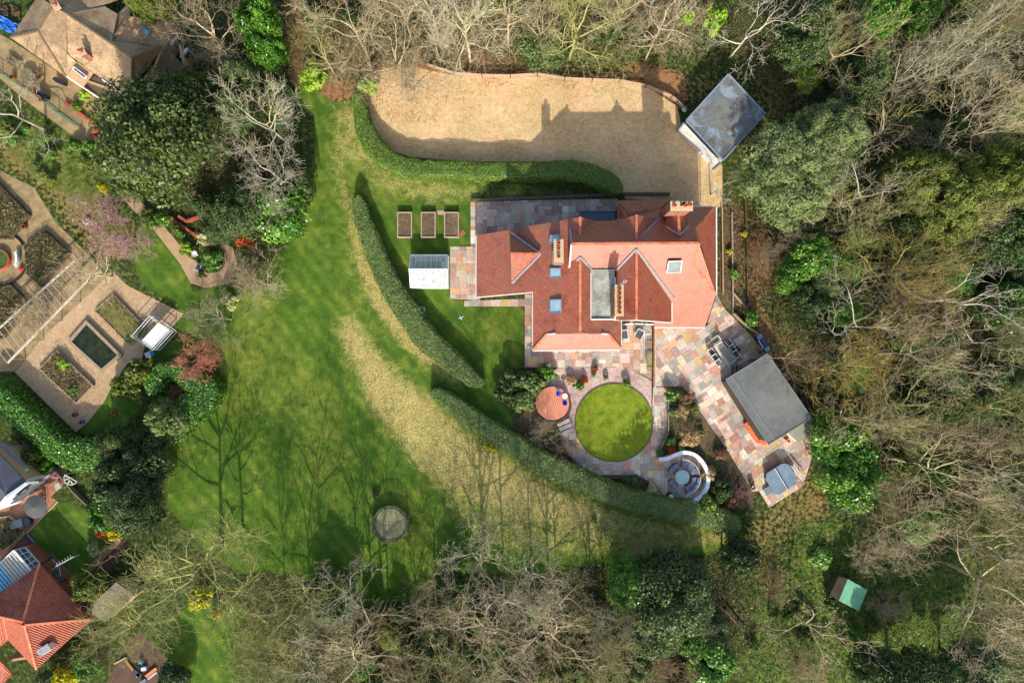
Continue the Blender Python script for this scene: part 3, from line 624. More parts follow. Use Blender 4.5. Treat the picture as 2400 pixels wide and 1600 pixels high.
# ---------------- houses at the lower left ----------------
PANT = tile_mat('pantile', A(160, 88, 70), A(182, 104, 82), A(90, 52, 42), .3, .36)
def ribs(parent, face, n, mat, w=.1):
    """raised rolls running up a roof slope: face = (eaveA, eaveB, topB, topA)"""
    a, b_, c, d = [Vector(P(*q)) for q in face]; b = MB()
    for i in range(n):
        t = (i+.5)/n; p = a.lerp(b_, t); q = d.lerp(c, t)
        b.bar((p.x, p.y, p.z+.05), (q.x, q.y, q.z+.05), w, .09)
    return b.build('tile_rolls', mat, parent)
RH = thing('red_tiled_house', 'house with ribbed red pantile hips in the lower left corner', 'house', P(60, 1470))
roof(RH, [[(-60,1440,3.2),(93,1321,3.2),(54,1458,6.0),(8,1447,6.0),(-60,1430,6.0)], [(93,1321,3.2),(212,1451,3.2),(58,1464,6.1),(54,1457,6.1)], [(212,1451,3.2),(86,1567,3.2),(58,1464,6.0)], [(58,1464,6.0),(86,1567,3.2),(68,1551,3.2),(20,1498,4.0),(8,1447,6.0)],
 [(8,1447,6.0),(20,1498,4.0),(0,1517,3.2),(-70,1560,3.2),(-60,1430,6.0)], [(-60,1560,3.4),(0,1549,4.4),(28,1578,3.2),(-30,1640,3.2),(-80,1640,3.4)]], PANT)
RL = simple('roll_tile', A(196, 112, 84), A(164, 88, 66), 3)
def hiprib(parent, apex, e0, e1, n):
    ap = Vector(P(*apex)); a = Vector(P(*e0)); c = Vector(P(*e1)); d = (c-a); d.z = 0; L = d.length; d.normalize(); up = ap-a; s_ = up.dot(d); foot = a+d*s_; full = ap-foot; b = MB()
    for i in range(n):
        t = (i+.5)/n*L; p = a+d*t
        k = t/s_ if t < s_ else (L-t)/(L-s_)
        q = p+full*max(0, min(1, k))
        b.bar((p.x, p.y, p.z+.04), (q.x, q.y, q.z+.04), .11, .1)
    return b.build('tile_rolls', RL, parent)
hiprib(RH, (56,1461,6.05), (93,1321,3.2), (212,1451,3.2), 30); hiprib(RH, (58,1464,6.0), (212,1451,3.2), (86,1567,3.2), 28)
ribs(RH, [(86,1567,3.2),(20,1498,4.0),(8,1447,6.0),(57,1464,6.0)], 16, RL); ribs(RH, [(28,1578,3.2),(-30,1640,3.2),(-80,1600,3.4),(0,1549,4.4)], 14, RL)
ribs(RH, [(20,1498,4.0),(-60,1560,3.2),(-60,1440,6.0),(8,1449,6.0)], 14, RL)
lines(RH, [[(212,1451,3.25),(58,1464,6.1),(86,1567,3.25)], [(93,1321,3.25),(54,1457,6.1),(8,1447,6.1),(-60,1430,6.1)], [(8,1447,6.0),(20,1498,4.0)]], CLAYL, .26, .14, 'ridge_tiles')
walls(RH, [(-60,1440,3.2),(93,1321,3.2),(212,1451,3.2),(86,1567,3.2),(20,1498,3.2)], (60,1450,3), .3, .15, BRICK)
walls(RH, [(86,1567,3.1),(68,1551,3.1),(0,1560,3.1)], (60,1450,3), .3, .15, CREAMW)
b = MB(); x, y, _ = P(107,1522,4.6); b.box((x, y, 4.1), (1.3, .7, 1.3), math.radians(35)); f = b.build('dormer', WHITE, RH); MB().box((x-.05, y+.05, 4.8), (1.5, .8, .1), math.radians(35)).build('dormer_roof', LEAD, f)
for q in [(137,1352),(192,1420)]:
    p = P(q[0], q[1], 1.7); f = MB().box(p, (.25, 1.5, 1.1), math.radians(42)).build('window', BLACK, RH); MB().box((p[0]+.03, p[1]+.03, p[2]), (.27, 1.3, .9), math.radians(42)).build('pane', GLASS, f)
cv = thing('conservatory', 'white framed conservatory with cream and bright blue roof panels against the red roofed house', 'conservatory', P(50, 1340))
roof(cv, [[(32,1289,3.0),(74,1338,3.0),(38,1370,3.1),(0,1322,3.1)]], simple('cream_panel', A(206, 200, 178), A(190, 184, 160), 1, .5)); roof(cv, [[(0,1322,3.1),(38,1370,3.1),(-2,1403,3.1),(-40,1356,3.1)]], simple('blue_panel', A(50, 196, 244), A(36, 176, 230), 1, .5))
b = MB(); A0, A1, D0, D1 = [Vector(P(*q)) for q in [(32,1289,3.1),(74,1338,3.1),(-40,1356,3.15),(-2,1403,3.15)]]
for i in range(11):
    t = i/10*.8
    p = A0.lerp(A1, 0).lerp(D0, t); q = A1.lerp(D1, t); b.bar((p.x, p.y, p.z+.05), (q.x, q.y, q.z+.05), .07, .07)
b.bar(A0, A1, .25, .15); b.bar(A0, D0, .12, .12); b.bar(A1, D1, .12, .12); b.build('glazing_bars', WHITE, cv)
b = MB(); q4 = rp([(32,1289,2.9),(59,1282,2.0),(93,1320,2.0),(74,1338,2.9)]); b.prism(q4, .06); b.build('glass_side', simple('deep_blue_glass', (.015, .025, .06), (.03, .05, .1), 3, .15, .6), cv)
b = MB(); v = [Vector(p) for p in q4]
for t in (0, .25, .5, .75, 1): b.bar(v[0].lerp(v[3], t), v[1].lerp(v[2], t), .08, .1)
b.bar(v[1], v[2], .14, .12); b.bar(v[0].lerp(v[1], .45), v[3].lerp(v[2], .45), .05, .1); b.build('frame', WHITE, cv)
walls(cv, [(32,1289,2.0),(59,1282,2.0),(93,1320,2.0)], (30,1340,2), .05, .05, BRICK)
WH = thing('grey_roofed_house', 'house with flat dark grey roof and white glazed gable at the left edge', 'house', P(20, 1120))
DG = simple('slate_grey_roof', A(92, 94, 106), A(78, 80, 92), .6, .6, .3)
roof(WH, [[(-40,1040,4.8),(0,1064,4.8),(63,1131,4.8),(18,1162,5.6),(-40,1100,5.6)], [(-40,1100,5.6),(18,1162,5.6),(0,1186,4.6),(-40,1210,4.6)]], DG)
roof(WH, [[(-30,1020,3.0),(20,1045,3.0),(64,1098,3.0),(49,1115,3.2),(-30,1040,3.2)]], simple('pale_flat_roof', A(168, 168, 158), A(150, 150, 142), 1))
walls(WH, [(63,1131,4.7),(18,1162,5.4),(0,1186,4.5),(-30,1205,4.5)], (-10,1110,4.7), .1, .15, WHITE); walls(WH, [(20,1045,3),(64,1098,3),(49,1115,3)], (10,1090,3), .1, .15, CREAMW)
walls(WH, [(-40,1040,4.7),(63,1131,4.7)], (-10,1110,4.7), .15, .15, CREAMW)
lines(WH, [[(64,1131,4.9),(18,1163,5.7),(-2,1188,4.7)], [(64,1131,4.5),(88,1129,2.8)], [(49,1115,3.2),(66,1098,3.1)]], WHITE, .3, .25, 'bargeboard')
b = MB()
for q in [(70,1138,2.2),(55,1146,2.4),(28,1163,2.4),(10,1176,2.4),(40,1158,.9+1)]:
    p = P(*q); b.box(p, (1.1, .2, 1.2), math.radians(32))
b.build('window', GLASS, WH)
_p, _q = Vector(P(66,1130,4.7)), Vector(P(0,1188,4.5)); _d = _q-_p; _n = Vector((-_d.y, _d.x, 0)).normalized()
if _n.x < 0: _n = -_n
for _t, _w, _z, _h in ((.2, .9, 2.4, 1.9), (.42, 1.0, 3.0, 1.6), (.62, 1.0, 3.0, 1.6), (.42, 1.0, 1.1, 1.7), (.62, 1.0, 1.1, 1.7), (.83, .9, 2.4, 1.9)):
    _c = _p+_d*_t+_n*.12; _u = Vector((_d.x, _d.y, 0)).normalized()*_w/2; _f = MB().bar((_c.x-_u.x, _c.y-_u.y, _z), (_c.x+_u.x, _c.y+_u.y, _z), .1, _h).build('window', GLASS, WH)
    MB().bar((_c.x+_n.x*.04, _c.y+_n.y*.04, _z-_h/2), (_c.x+_n.x*.04, _c.y+_n.y*.04, _z+_h/2), .06, .06).build('glazing_bar', WHITE, _f)
canopy = MB(); canopy.prism(rp([(54,1150,2.3),(68,1146,2.3),(66,1158,2.2),(55,1160,2.2)]), .08); canopy.build('blue_canopy', simple('blue_canopy_mat', A(60, 160, 190), A(50, 140, 170)), WH)
sh = thing('grey_shed', 'flat grey roofed outbuilding half under an olive tree crown near the lower left', 'shed', P(260, 1410))
gq = [(272,1363,2.4),(314,1396,2.4),(245,1458,2.4),(203,1427,2.4)]; MB().prism(rp(gq), .15).build('roof', simple('concrete_roof', A(152, 142, 118), A(124, 116, 94), 1, .9), sh); walls(sh, gq+gq[:1], (258,1410,2.4), .12, .15, CREAMW)
# ---------------- garden furniture, walls, fences and small things ----------------
CUSH = simple('grey_cushion', A(140, 142, 162), A(116, 118, 140), 5, .9); DCUSH = simple('dark_cushion', A(96, 98, 108), A(80, 80, 92), 5, .9)
def pane_mat(name, c, tr, mott=None):
    m = MT(name, .12, .6); n = m.noise(2.6, 5, .7, None, 1.0)
    m.color(m.ramp(n, [(.4, c), (.58, mott or c)])); 
    if mott: m.b.inputs['Alpha'].default_value = tr; m.t.links.new(m.math('ADD', m.math('MULTIPLY', m.math('SUBTRACT', .56, n), 5, clamp=True), tr, clamp=True), m.b.inputs['Alpha'])
    else: m.b.inputs['Alpha'].default_value = tr
    return m.m
# greenhouse
gh = thing('greenhouse', 'white framed greenhouse with whitewashed front panes on the lawn left of the paved terrace', 'greenhouse', P(1008, 640))
x0, y0, _ = P(967, 676); x1, y1, _ = P(1052, 602); yr = P(0, 637)[1]; zE, zR = 1.5, 2.5
MB().prism([(x0,y0,zE),(x1,y0,zE),(x1,yr,zR),(x0,yr,zR)], .015).build('glass_roof', pane_mat('whitewashed_glass', (.5, .51, .52), .45, (.32, .34, .34)), gh)
MB().prism([(x0,yr,zR),(x1,yr,zR),(x1,y1,zE),(x0,y1,zE)], .015).build('glass_roof', pane_mat('clear_green_glass', (.5, .6, .52), .28), gh)
b = MB()
for s in ((x0,y0,x1,y0),(x0,y1,x1,y1),(x0,y0,x0,y1),(x1,y0,x1,y1)): b.bar((s[0],s[1],.75),(s[2],s[3],.75),.02,1.45)
b.build('glass_wall', pane_mat('clear_glass', (.6, .68, .64), .3), gh)
b = MB()
for i in range(8):
    x = x0+(x1-x0)*i/7; b.bar((x,y0,zE+.04),(x,yr,zR+.04),.07,.06); b.bar((x,yr,zR+.04),(x,y1,zE+.04),.06,.06); b.bar((x,y0,0),(x,y0,zE),.05,.05); b.bar((x,y1,0),(x,y1,zE),.05,.05)
b.bar((x0-.1,yr,zR+.06),(x1+.1,yr,zR+.06),.2,.1)
for y in (y0,y1): b.bar((x0,y,zE+.02),(x1,y,zE+.02),.16,.1); b.bar((x0,y,.15),(x1,y,.15),.08,.3)
for x in (x0,x1): b.bar((x,y0,zE),(x,y1,zE),.08,.08); b.bar((x,y0,zE),(x,yr,zR),.13,.1); b.bar((x,y1,zE),(x,yr,zR),.13,.1); b.bar((x,y0,.15),(x,y1,.15),.08,.3)
b.build('frame', WHITE, gh)
b = MB(); b.box((x1-.4,(yr+y1)/2,.7),(.6,1.4,.06)); b.box(((x0+x1)/2,y1-.35,.7),(3.4,.5,.06)); b.build('staging', ALU, gh)
b = MB()
for i in range(12): b.cyl((x0+.5+i*.27, y1-.35+random.uniform(-.1,.1), .73), .07, .09, .14, 8)
b.build('pots', POT, gh)
# raised beds
def bed(label, q, h=.5, name='raised_bed', cat='planter', group=None, frame=WOOD, fill=None, fw=.12):
    t = thing(name, label, cat, P(sum(a[0] for a in q)/len(q), sum(a[1] for a in q)/len(q)), group); pts = [P(*a) for a in q]
    for i in range(len(pts)):
        p, r = pts[i], pts[(i+1) % len(pts)]; dx, dy = r[0]-p[0], r[1]-p[1]; L = math.hypot(dx, dy); e = fw/2/L if i % 2 == 0 else -fw/2/L
        MB().bar((p[0]-dx*e, p[1]-dy*e, h/2), (r[0]+dx*e, r[1]+dy*e, h/2), fw, h).build('frame_board', frame, t)
    MB().prism([(a[0], a[1], h-.1) for a in pts], h-.12).build('soil', fill or SOIL, t)
    return t
PINKW = simple('pinkish_timber', A(206, 178, 160), A(160, 130, 112), 5, .85)
for i, (a, l) in enumerate([((932,966), 'leftmost of three timber raised beds above the greenhouse, weedy soil'), ((987,1021), 'middle of three timber raised beds above the greenhouse, half in shade'), ((1041,1075), 'rightmost of three timber raised beds above the greenhouse')]):
    bed(l, [(a[0]+2,500),(a[1],500),(a[1],557),(a[0]+2,557)], .55, group='raised beds above the greenhouse', frame=PINKW)
tag(MB().box((*P(1033,498)[:2], .03), (.75,.5,.06)).build('stepping_slab', PINKW), 'brown stepping slab between the middle and right raised beds', 'slab')
tag(MB().box((*P(1083,547)[:2], .03), (.7,.6,.06), .6).build('stepping_slab', simple('rust_slab', A(170,110,84), A(150,96,74))), 'rust coloured slab lying on grass right of the raised beds', 'slab')
dc = thing('drain_cover', 'grey square drain cover in the grass beside the long clipped hedge', 'drain cover', P(988,725)); MB().box((*P(988,725)[:2], .03), (.75,.6,.06), -.15).build('frame', ALU, dc); MB().box((*P(988,725)[:2], .05), (.6,.48,.06), -.15).build('lid', GREYF, dc)
sp = thing('sprinkler', 'small white sprinkler standing on the lawn below the terrace', 'sprinkler', P(1080,744)); b = MB(); x, y, _ = P(1080,744)
for k in range(4): b.bar((x,y,.1),(x+.3*math.cos(k*1.57+.4),y+.3*math.sin(k*1.57+.4),.05),.08,.05)
b.cyl((x,y,0),.08,.06,.25,8); b.build('body', WHITE, sp)
# furniture builders (real chairs with legs, seat, back)
def chair(label, px, py, rz, frame, seat, w_=.58, group=None, name='garden_chair', cat='chair'):
    t = thing(name, label, cat, P(px, py), group); t.rotation_euler = (0, 0, rz); L = (0, 0, 0)
    def mk(b, n, m, par=t):
        me = b.build(n, m, None, loc=(0,0,0)); me.parent = par; return me
    h = w_/2
    for a in (-1, 1):
        for c in (-1, 1): mk(MB().bar((a*h, c*h, 0), (a*h*.92, c*h*.92, .44), .05, .05), 'leg', frame)
    mk(MB().box((0, 0, .45), (w_, w_, .05)), 'seat', seat)
    b = MB(); b.bar((-h, -h, .46), (-h, -h-.12, .9), .05, .05); b.bar((h, -h, .46), (h, -h-.12, .9), .05, .05); b.bar((-h, -h-.12, .9), (h, -h-.12, .9), .07, .06)
    for k in (-1, 1): b.bar((k*h, -h-.05, .66), (k*h, h*.9, .66), .06, .05); b.bar((k*h, h*.9, .44), (k*h, h*.9, .66), .05, .05)
    mk(b, 'frame', frame); mk(MB().bar((0, -h+.0, .55), (0, -h-.1, .86), w_*.85, .03), 'backrest', seat)
    return t
GP = 'white framed chairs round the dining table'; ang = math.radians(-53.4)
SEATG = simple('woven_grey_seat', A(120, 116, 100), A(100, 98, 88), 8)
for (x, y, r, l) in [(1703,801,ang, 'upper of three white framed chairs on the house-far side of the dining table'), (1711.5,815,ang, 'middle of three white framed chairs on the far side of the dining table'), (1720,829,ang, 'lower of three white framed chairs on the far side of the dining table'),
        (1674,796,ang+1.57, 'white framed chair at the upper head of the dining table'), (1664,825,ang+math.pi, 'white framed chair nearest the house at the dining table'), (1672.5,838,ang+math.pi, 'middle white framed chair on the house side of the dining table'), (1680.5,850,ang+math.pi, 'lowest white framed chair on the house side of the dining table')]:
    chair(l, x, y, r-math.pi/2+math.pi, WHITE, SEATG, .62, GP)
def table(label, px, py, rz, lx, ly, mat, frame, h=.74, name='dining_table'):
    t = thing(name, label, 'table', P(px, py)); t.rotation_euler = (0, 0, rz)
    o = MB().box((0, 0, h), (lx, ly, .06)).build('table_top', mat, None, loc=(0,0,0)); o.parent = t
    for a in (-1, 1):
        for c in (-1, 1):
            o = MB().box((a*(lx/2-.12), c*(ly/2-.12), h/2-.02), (.08, .08, h-.04)).build('leg', frame, None, loc=(0,0,0)); o.parent = t
    return t
tb = table('long pale outdoor dining table with a grey glass centre near the garden room', 1694, 828, ang, 2.9, 1.15, simple('pale_table', A(214, 206, 184), A(196, 188, 166), 3), WHITE)
o = MB().box((.25, .12, .785), (1.9, .72, .03)).build('glass_inset', simple('table_grey', A(158,154,138), A(140,138,124), 1, .2, .5), None, loc=(0,0,0)); o.parent = tb
# barbecue
bq = thing('barbecue', 'long blue grey barbecue with dark hood between the dining table and rough bank', 'barbecue', P(1783, 803)); bq.rotation_euler = (0, 0, math.radians(-58))
BLUEG = simple('blue_grey_steel', A(140,170,200), A(116,146,180), 2, .35, .5, metal=.2)
for b, n, m in [(MB().box((0,0,.45),(1.1,.6,.85)), 'cabinet', BLACK), (MB().box((-.8,0,.9),(.55,.62,.06)), 'side_shelf', BLUEG), (MB().box((.8,0,.9),(.55,.62,.06)), 'side_shelf', BLUEG), (MB().box((0,.05,1.02),(1.05,.55,.28)), 'hood', simple('black_blue_hood', (.02,.035,.06),(.04,.06,.09),2,.3,.5)), (MB().bar((-.55,-.36,.95),(.55,-.36,.95),.1,.08), 'control_panel', ALU)]:
    o = b.build(n, m, None, loc=(0,0,0)); o.parent = bq
par = thing('folded_parasol', 'folded pinkish parasol lying by the top corner of the garden room', 'parasol', P(1770,840)); x, y, _ = P(1769,841)
b = MB(); b.cyl((0,0,0),.04,.26,.5,12); b.cyl((0,0,.5),.26,.2,1.2,12); b.cyl((0,0,1.7),.2,.05,.3,12)
o = b.build('canopy', simple('dusty_pink_cloth', A(186,160,146), A(150,124,114), 3), None, loc=(0,0,0)); o.parent = par; o.rotation_euler = (0, math.radians(84), math.radians(8)); o.location = (-.9,0,.35)
o = MB().box((.2,0,.08),(.7,.7,.16)).build('base', BLACK, None, loc=(0,0,0)); o.parent = par
for (x, y, r, h, l, m) in [(1783,824,.28,.4,'dark planter pot beside the barbecue end',DWOOD),(1796,823,.25,.3,'round stone bowl beside the barbecue',STONE),(1838,1023,.3,.5,'rusty round pot at the lower corner of the garden room',POT),(1846,1032,.2,.4,'small cream pot beside the storage box',STONE),(1758,1128,.3,.5,'round clay pot near the bottom tip of the paved terrace',simple('dark_clay',A(130,84,68),A(100,66,54)))]:
    p = thing('plant_pot', l, 'pot', P(x, y)); MB().cyl(P(x,y), r*.75, r, h, 14, hollow=.05).build('bowl', m, p); MB().cyl((*P(x,y)[:2], h*.6), r*.8, r*.8, .05, 10).build('soil', SOIL, p)
lan = thing('lantern', 'small black lantern with white top beside the clay pot on the terrace', 'lantern', P(1763,1140)); MB().box((*P(1763,1140)[:2],.25),(.42,.42,.5),.5).build('case', BLACK, lan); MB().box((*P(1761,1138)[:2],.52),(.2,.2,.05),.5).build('lid', WHITE, lan)
wb = thing('slatted_planter', 'wooden slatted planter tucked under the left corner of the garden room', 'planter', P(1722,868))
for k in range(4): MB().box((*P(1714+k*5,870-k*1.5)[:2],.35),(.14,1.1,.1+.1*(k%2))).build('slat', WOOD if k%2 else DWOOD, wb)
# hot tub
ht = thing('hot_tub', 'covered hot tub with blue grey lid on the lower end of the paved terrace', 'hot tub', P(1830,1120))
hq = [(1841,1087),(1849,1090),(1867,1119),(1866,1133),(1826,1158),(1816,1157),(1796,1122),(1798,1109),(1833,1087)]
COV = simple('vinyl_cover', A(130,152,168), A(104,128,146), .9, .55, .35, .1, 3)
MB().prism([P(x,y,.85) for x,y in hq], .8).build('shell', simple('tub_shell', A(130,122,112), A(100,94,88)), ht)
hc = Vector(P(1831,1122,1.0)); big = [tuple(hc+(Vector(P(x,y,1.0))-hc)*1.03) for x,y in hq]; MB().prism(big, .14).build('cover', COV, ht)
lines(ht, [[(1818,1096,1.03),(1848,1146,1.03)]], BLACK, .07, .03, 'cover_fold'); lines(ht, [[(1816,1097,1.03),(1846,1147,1.03)]], ALU, .07, .05, 'cover_seam')
b = MB(); p, q = Vector(P(1855,1092,1.0)), Vector(P(1882,1126,1.0)); b.bar(p,q,.1,.06); b.bar(p+Vector((.3,.1,-.2)),q+Vector((.3,.1,-.2)),.1,.06); b.bar(p,p-Vector((.3,.1,.9)),.06,.06); b.bar(q,q-Vector((.3,.1,.9)),.06,.06); b.build('cover_lifter', ALU, ht)
stp = thing('hot_tub_steps', 'grey two tread step at the left side of the hot tub', 'steps', P(1797,1148))
for k, (x, y) in enumerate([(1795,1150),(1801,1145)]): MB().box((*P(x,y)[:2], .15+.12*k), (.5,.9,.3+.24*k), math.radians(33)).build('tread', GREYF, stp)
# curved white wall, sofas, fire table
def ring_wall(name, label, pts, wd, h, mat, cat='wall', cap=None, group=None):
    t = thing(name, label, cat, P(*pts[len(pts)//2][:2]), group); 
    def strip(hw, z0, z1):
        L = [Vector(P(*p)) for p in pts]; lo = []; ro = []
        for i, p in enumerate(L):
            d = (L[min(i+1,len(L)-1)]-L[max(i-1,0)]).normalized(); n = Vector((-d.y,d.x,0))*hw; lo.append(p+n); ro.append(p-n)
        vs = []; fs = []; n_ = len(L)
        for i in range(n_): vs += [(lo[i].x,lo[i].y,z0),(ro[i].x,ro[i].y,z0),(ro[i].x,ro[i].y,z1),(lo[i].x,lo[i].y,z1)]
        for i in range(n_-1):
            a, c = 4*i, 4*(i+1)
            for k in range(4): fs.append((a+k, a+(k+1)%4, c+(k+1)%4, c+k))
        fs += [(3,2,1,0), tuple(4*(n_-1)+k for k in range(4))]
        return MB().add(vs, fs)
    strip(wd/2, 0, h-.06).build('wall', mat, t); strip(wd/2+.03, h-.06, h).build('coping', cap or mat, t); return t
def smooth(pts, n=6):
    out = []
    for i in range(len(pts)-1):
        p0, p1, p2, p3 = [Vector(pts[max(0, min(len(pts)-1, k))]) for k in (i-1, i, i+1, i+2)]
        for j in range(n):
            t = j/n; out.append(tuple(.5*((2*p1)+(p2-p0)*t+(2*p0-5*p1+4*p2-p3)*t*t+(3*p1-p0-3*p2+p3)*t**3)))
    out.append(tuple(pts[-1])); return out
ring_wall('curved_wall', 'curling white rendered wall round the sunken circular seating area', smooth([(1541,1073),(1560,1071),(1578,1063),(1600,1057),(1625,1064),(1645,1085),(1655,1115),(1649,1145),(1630,1166),(1605,1176),(1575,1174)]), .38, .95, RENDERW, cap=simple('wall_cap_paint', (.78,.8,.82), A(190,206,216), .6, .7))
def sofa(label, cx_, cy_, r0, r1, a0, a1, back=True, group='curved sofas round the fire table'):
    t = thing('curved_sofa', label, 'sofa', P(cx_, cy_), group); c = P(cx_, cy_); n = 8
    def arcbox(ra, rb, z0, z1, aa=a0, ab=a1):
        vs = []; fs = []
        for i in range(n+1):
            th = math.radians(aa+(ab-aa)*i/n); ct, st_ = math.cos(th), math.sin(th)
            vs += [(c[0]+ra*ct,c[1]+ra*st_,z0),(c[0]+rb*ct,c[1]+rb*st_,z0),(c[0]+rb*ct,c[1]+rb*st_,z1),(c[0]+ra*ct,c[1]+ra*st_,z1)]
        for i in range(n):
            a, d = 4*i, 4*(i+1)
            for k in range(4): fs.append((a+k, a+(k+1)%4, d+(k+1)%4, d+k))
        fs += [(3,2,1,0), tuple(4*n+k for k in range(4))]; return MB().add(vs, fs)
    arcbox(r0, r1, .05, .3).build('base', DCUSH, t)
    k = 3 if back else 2; st = (a1-a0)/k
    for i in range(k): arcbox(r0+.03, r1-.05, .3, .45, a0+st*i+1, a0+st*(i+1)-1).build('seat_cushion', CUSH, t)
    if back:
        arcbox(r1-.02, r1+.05, .1, .74).build('back_frame', WHITE, t)
        for i in range(k): arcbox(r1-.3, r1-.05, .45, .7, a0+st*i+1.5, a0+st*(i+1)-1.5).build('back_cushion', CUSH, t)
    return t
sofa('curved grey sofa on the upper right of the fire table', 1597, 1114, 1.0, 1.95, 8, 92); sofa('curved grey sofa on the lower right of the fire table', 1599, 1117, 1.0, 1.95, -78, 2)
sofa('curved grey backless bench on the upper left of the fire table', 1594, 1112, .95, 1.5, 105, 168, False, 'grey backless benches'); sofa('curved grey backless bench on the lower left of the fire table', 1594, 1118, .95, 1.5, 192, 250, False, 'grey backless benches')
ft = thing('fire_table', 'round pale blue green table in the middle of the circular seating area', 'table', P(1596,1115)); x, y, _ = P(1596,1115); MB().cyl((x,y,0),.45,.45,.62,24).build('pedestal', DCUSH, ft); MB().cyl((x,y,.62),.82,.82,.06,40).build('table_top', simple('pale_aqua_top', A(180,214,210), A(150,190,190), .8, .35, .4), ft)
ft2 = thing('ceramic_smoker', 'dome shaped pale ceramic cooker at the lower left of the seating circle', 'barbecue', P(1567,1160)); x, y, _ = P(1569,1160); MB().cyl((x,y,0),.42,.36,.5,16).build('stand', BLACK, ft2); MB().ball((x,y,.85),.34,16,sz=1.05).build('dome', simple('pale_ceramic', A(206,206,190), A(170,170,156), 3, .4), ft2, smooth=True)
# round brick terrace with ring wall, blue chairs, white table
rt = thing('round_brick_terrace', 'raised round terrace of red bricks laid in rings beside the circular lawn', 'terrace', P(1295,945)); x, y, _ = P(1295,945,.6)
m = MT('ring_bricks', .8, .25); co = m.n('TexCoord').outputs['Object']; sp_ = m.n('SeparateXYZ'); m.t.links.new(co, sp_.inputs[0])
rad = m.math('SQRT', m.math('ADD', m.math('POWER', sp_.outputs[0], 2), m.math('POWER', sp_.outputs[1], 2))); rr = m.math('MULTIPLY', rad, 4.6); ring = m.math('FLOOR', rr); angn = m.math('ARCTAN2', sp_.outputs[1], sp_.outputs[0])
cnt = m.math('ADD', m.math('MULTIPLY', ring, 6), 6); seg = m.math('FRACT', m.math('ADD', m.math('MULTIPLY', m.math('MULTIPLY', angn, .15915), cnt), m.math('MULTIPLY', ring, .5)))
g1 = m.math('GREATER_THAN', m.math('ABSOLUTE', m.math('SUBTRACT', m.math('FRACT', rr), .5)), .4); g2 = m.math('GREATER_THAN', m.math('ABSOLUTE', m.math('SUBTRACT', seg, .5)), .42)
nn = m.noise(3, 3, .6, co); m.color(m.mix(m.math('MAXIMUM', g1, g2), m.ramp(nn, [(.35, A(196,96,64)), (.65, A(224,122,88))]), A(240,190,160)))
MB().cyl((x,y,0),1.95,1.95,.6,48).build('brick_floor', m.m, rt, uv=False)
rt2 = ring_wall('ring_wall', 'dark curved brick wall along the lower edge of the round brick terrace', [(1293+42*math.cos(t), 948+42*math.sin(t)) for t in np.linspace(math.radians(-12), math.radians(188), 26)], .3, .55, simple('old_brick', A(92,74,64), A(70,58,50), 4), 'wall')
BLUE = simple('bright_blue', A(30,80,220), A(24,66,196), 3, .5)
for (px, py, r, l) in [(1308,920,.5,'upper bright blue round chair on the red brick terrace'),(1322,941,1.6,'lower bright blue round chair on the red brick terrace')]:
    t = thing('blue_chair', l, 'chair', P(px,py), 'bright blue chairs'); x, y, _ = P(px,py); MB().cyl((x,y,1.03),.28,.3,.06,14).build('seat', BLUE, t)
    for k in range(4): MB().bar((x+.22*math.cos(k*1.57+r),y+.22*math.sin(k*1.57+r),.6),(x+.2*math.cos(k*1.57+r),y+.2*math.sin(k*1.57+r),1.03),.04,.04).build('leg', BLUE, t)
    b = MB(); 
    for k in range(8):
        a0, a1 = r+math.pi+(k-4)*.22, r+math.pi+(k-3)*.22; b.bar((x+.3*math.cos(a0),y+.3*math.sin(a0),1.25),(x+.3*math.cos(a1),y+.3*math.sin(a1),1.25),.04,.4)
    b.build('backrest', BLUE, t)
t = thing('round_table', 'small round white table between the two blue chairs', 'table', P(1323,927)); x, y, _ = P(1322,926); MB().cyl((x,y,1.25),.32,.32,.04,24).build('table_top', WHITE, t); MB().cyl((x,y,.6),.18,.04,.66,8).build('stem', WHITE, t)
st_ = thing('garden_steps', 'three stone steps curving down from the round brick terrace to the ring path', 'steps', P(1325,1003))
for k in range(3): MB().box((*P(1320+k*5,989+k*11)[:2], .25-.09*k), (1.55,.46,.5-.18*k), math.radians(24)).build('tread', simple('step_stone', A(206,190,178), A(170,156,148), 3) if k == 0 else bpy.data.materials['step_stone'], st_)
# brick garden wall and benches on the house terrace
gw = thing('brick_garden_wall', 'narrow brick wall with pale coping between the house terrace and the diagonal paving', 'wall', P(1531,830)); p, q = P(1531,757), P(1531,907)
MB().bar((p[0],p[1],.35),(q[0],q[1],.35),.24,.7).build('wall', BRICK, gw); MB().bar((p[0]+.1,p[1],.73),(q[0]+.1,q[1],.73),.16,.06).build('coping', STONE, gw)
def bench(label, px, py, rz, L, mat, w_=.55):
    t = thing('garden_bench', label, 'bench', P(px, py)); t.rotation_euler = (0,0,rz)
    def mk(b, n): o = b.build(n, mat, None, loc=(0,0,0)); o.parent = t
    b = MB()
    for k in range(6): b.box((0, -w_/2+.05+k*(w_-.1)/5, .45), (L, .07, .03))
    mk(b, 'seat'); b = MB()
    for k in range(3): b.box((0, -w_/2-.05-k*.02, .6+k*.12), (L, .03, .09))
    mk(b, 'backrest')
    for a in (-1,1):
        for c in (-1,1): mk(MB().box((a*(L/2-.08), c*(w_/2-.05), .22), (.08,.08,.44)), 'leg')
        mk(MB().bar((a*(L/2-.04), -w_/2, .66), (a*(L/2-.04), w_/2, .66), .07, .05), 'armrest')
    return t
LW = simple('lichened_wood', A(186,176,120), A(140,128,90), 5)
bench('lichened wooden bench at the lower end of the brick garden wall', 1521, 846, math.pi/2+math.pi, 1.9, LW); bench('brown wooden bench at the upper part of the brick garden wall', 1521, 812, math.pi/2+math.pi, 1.3, WOOD)
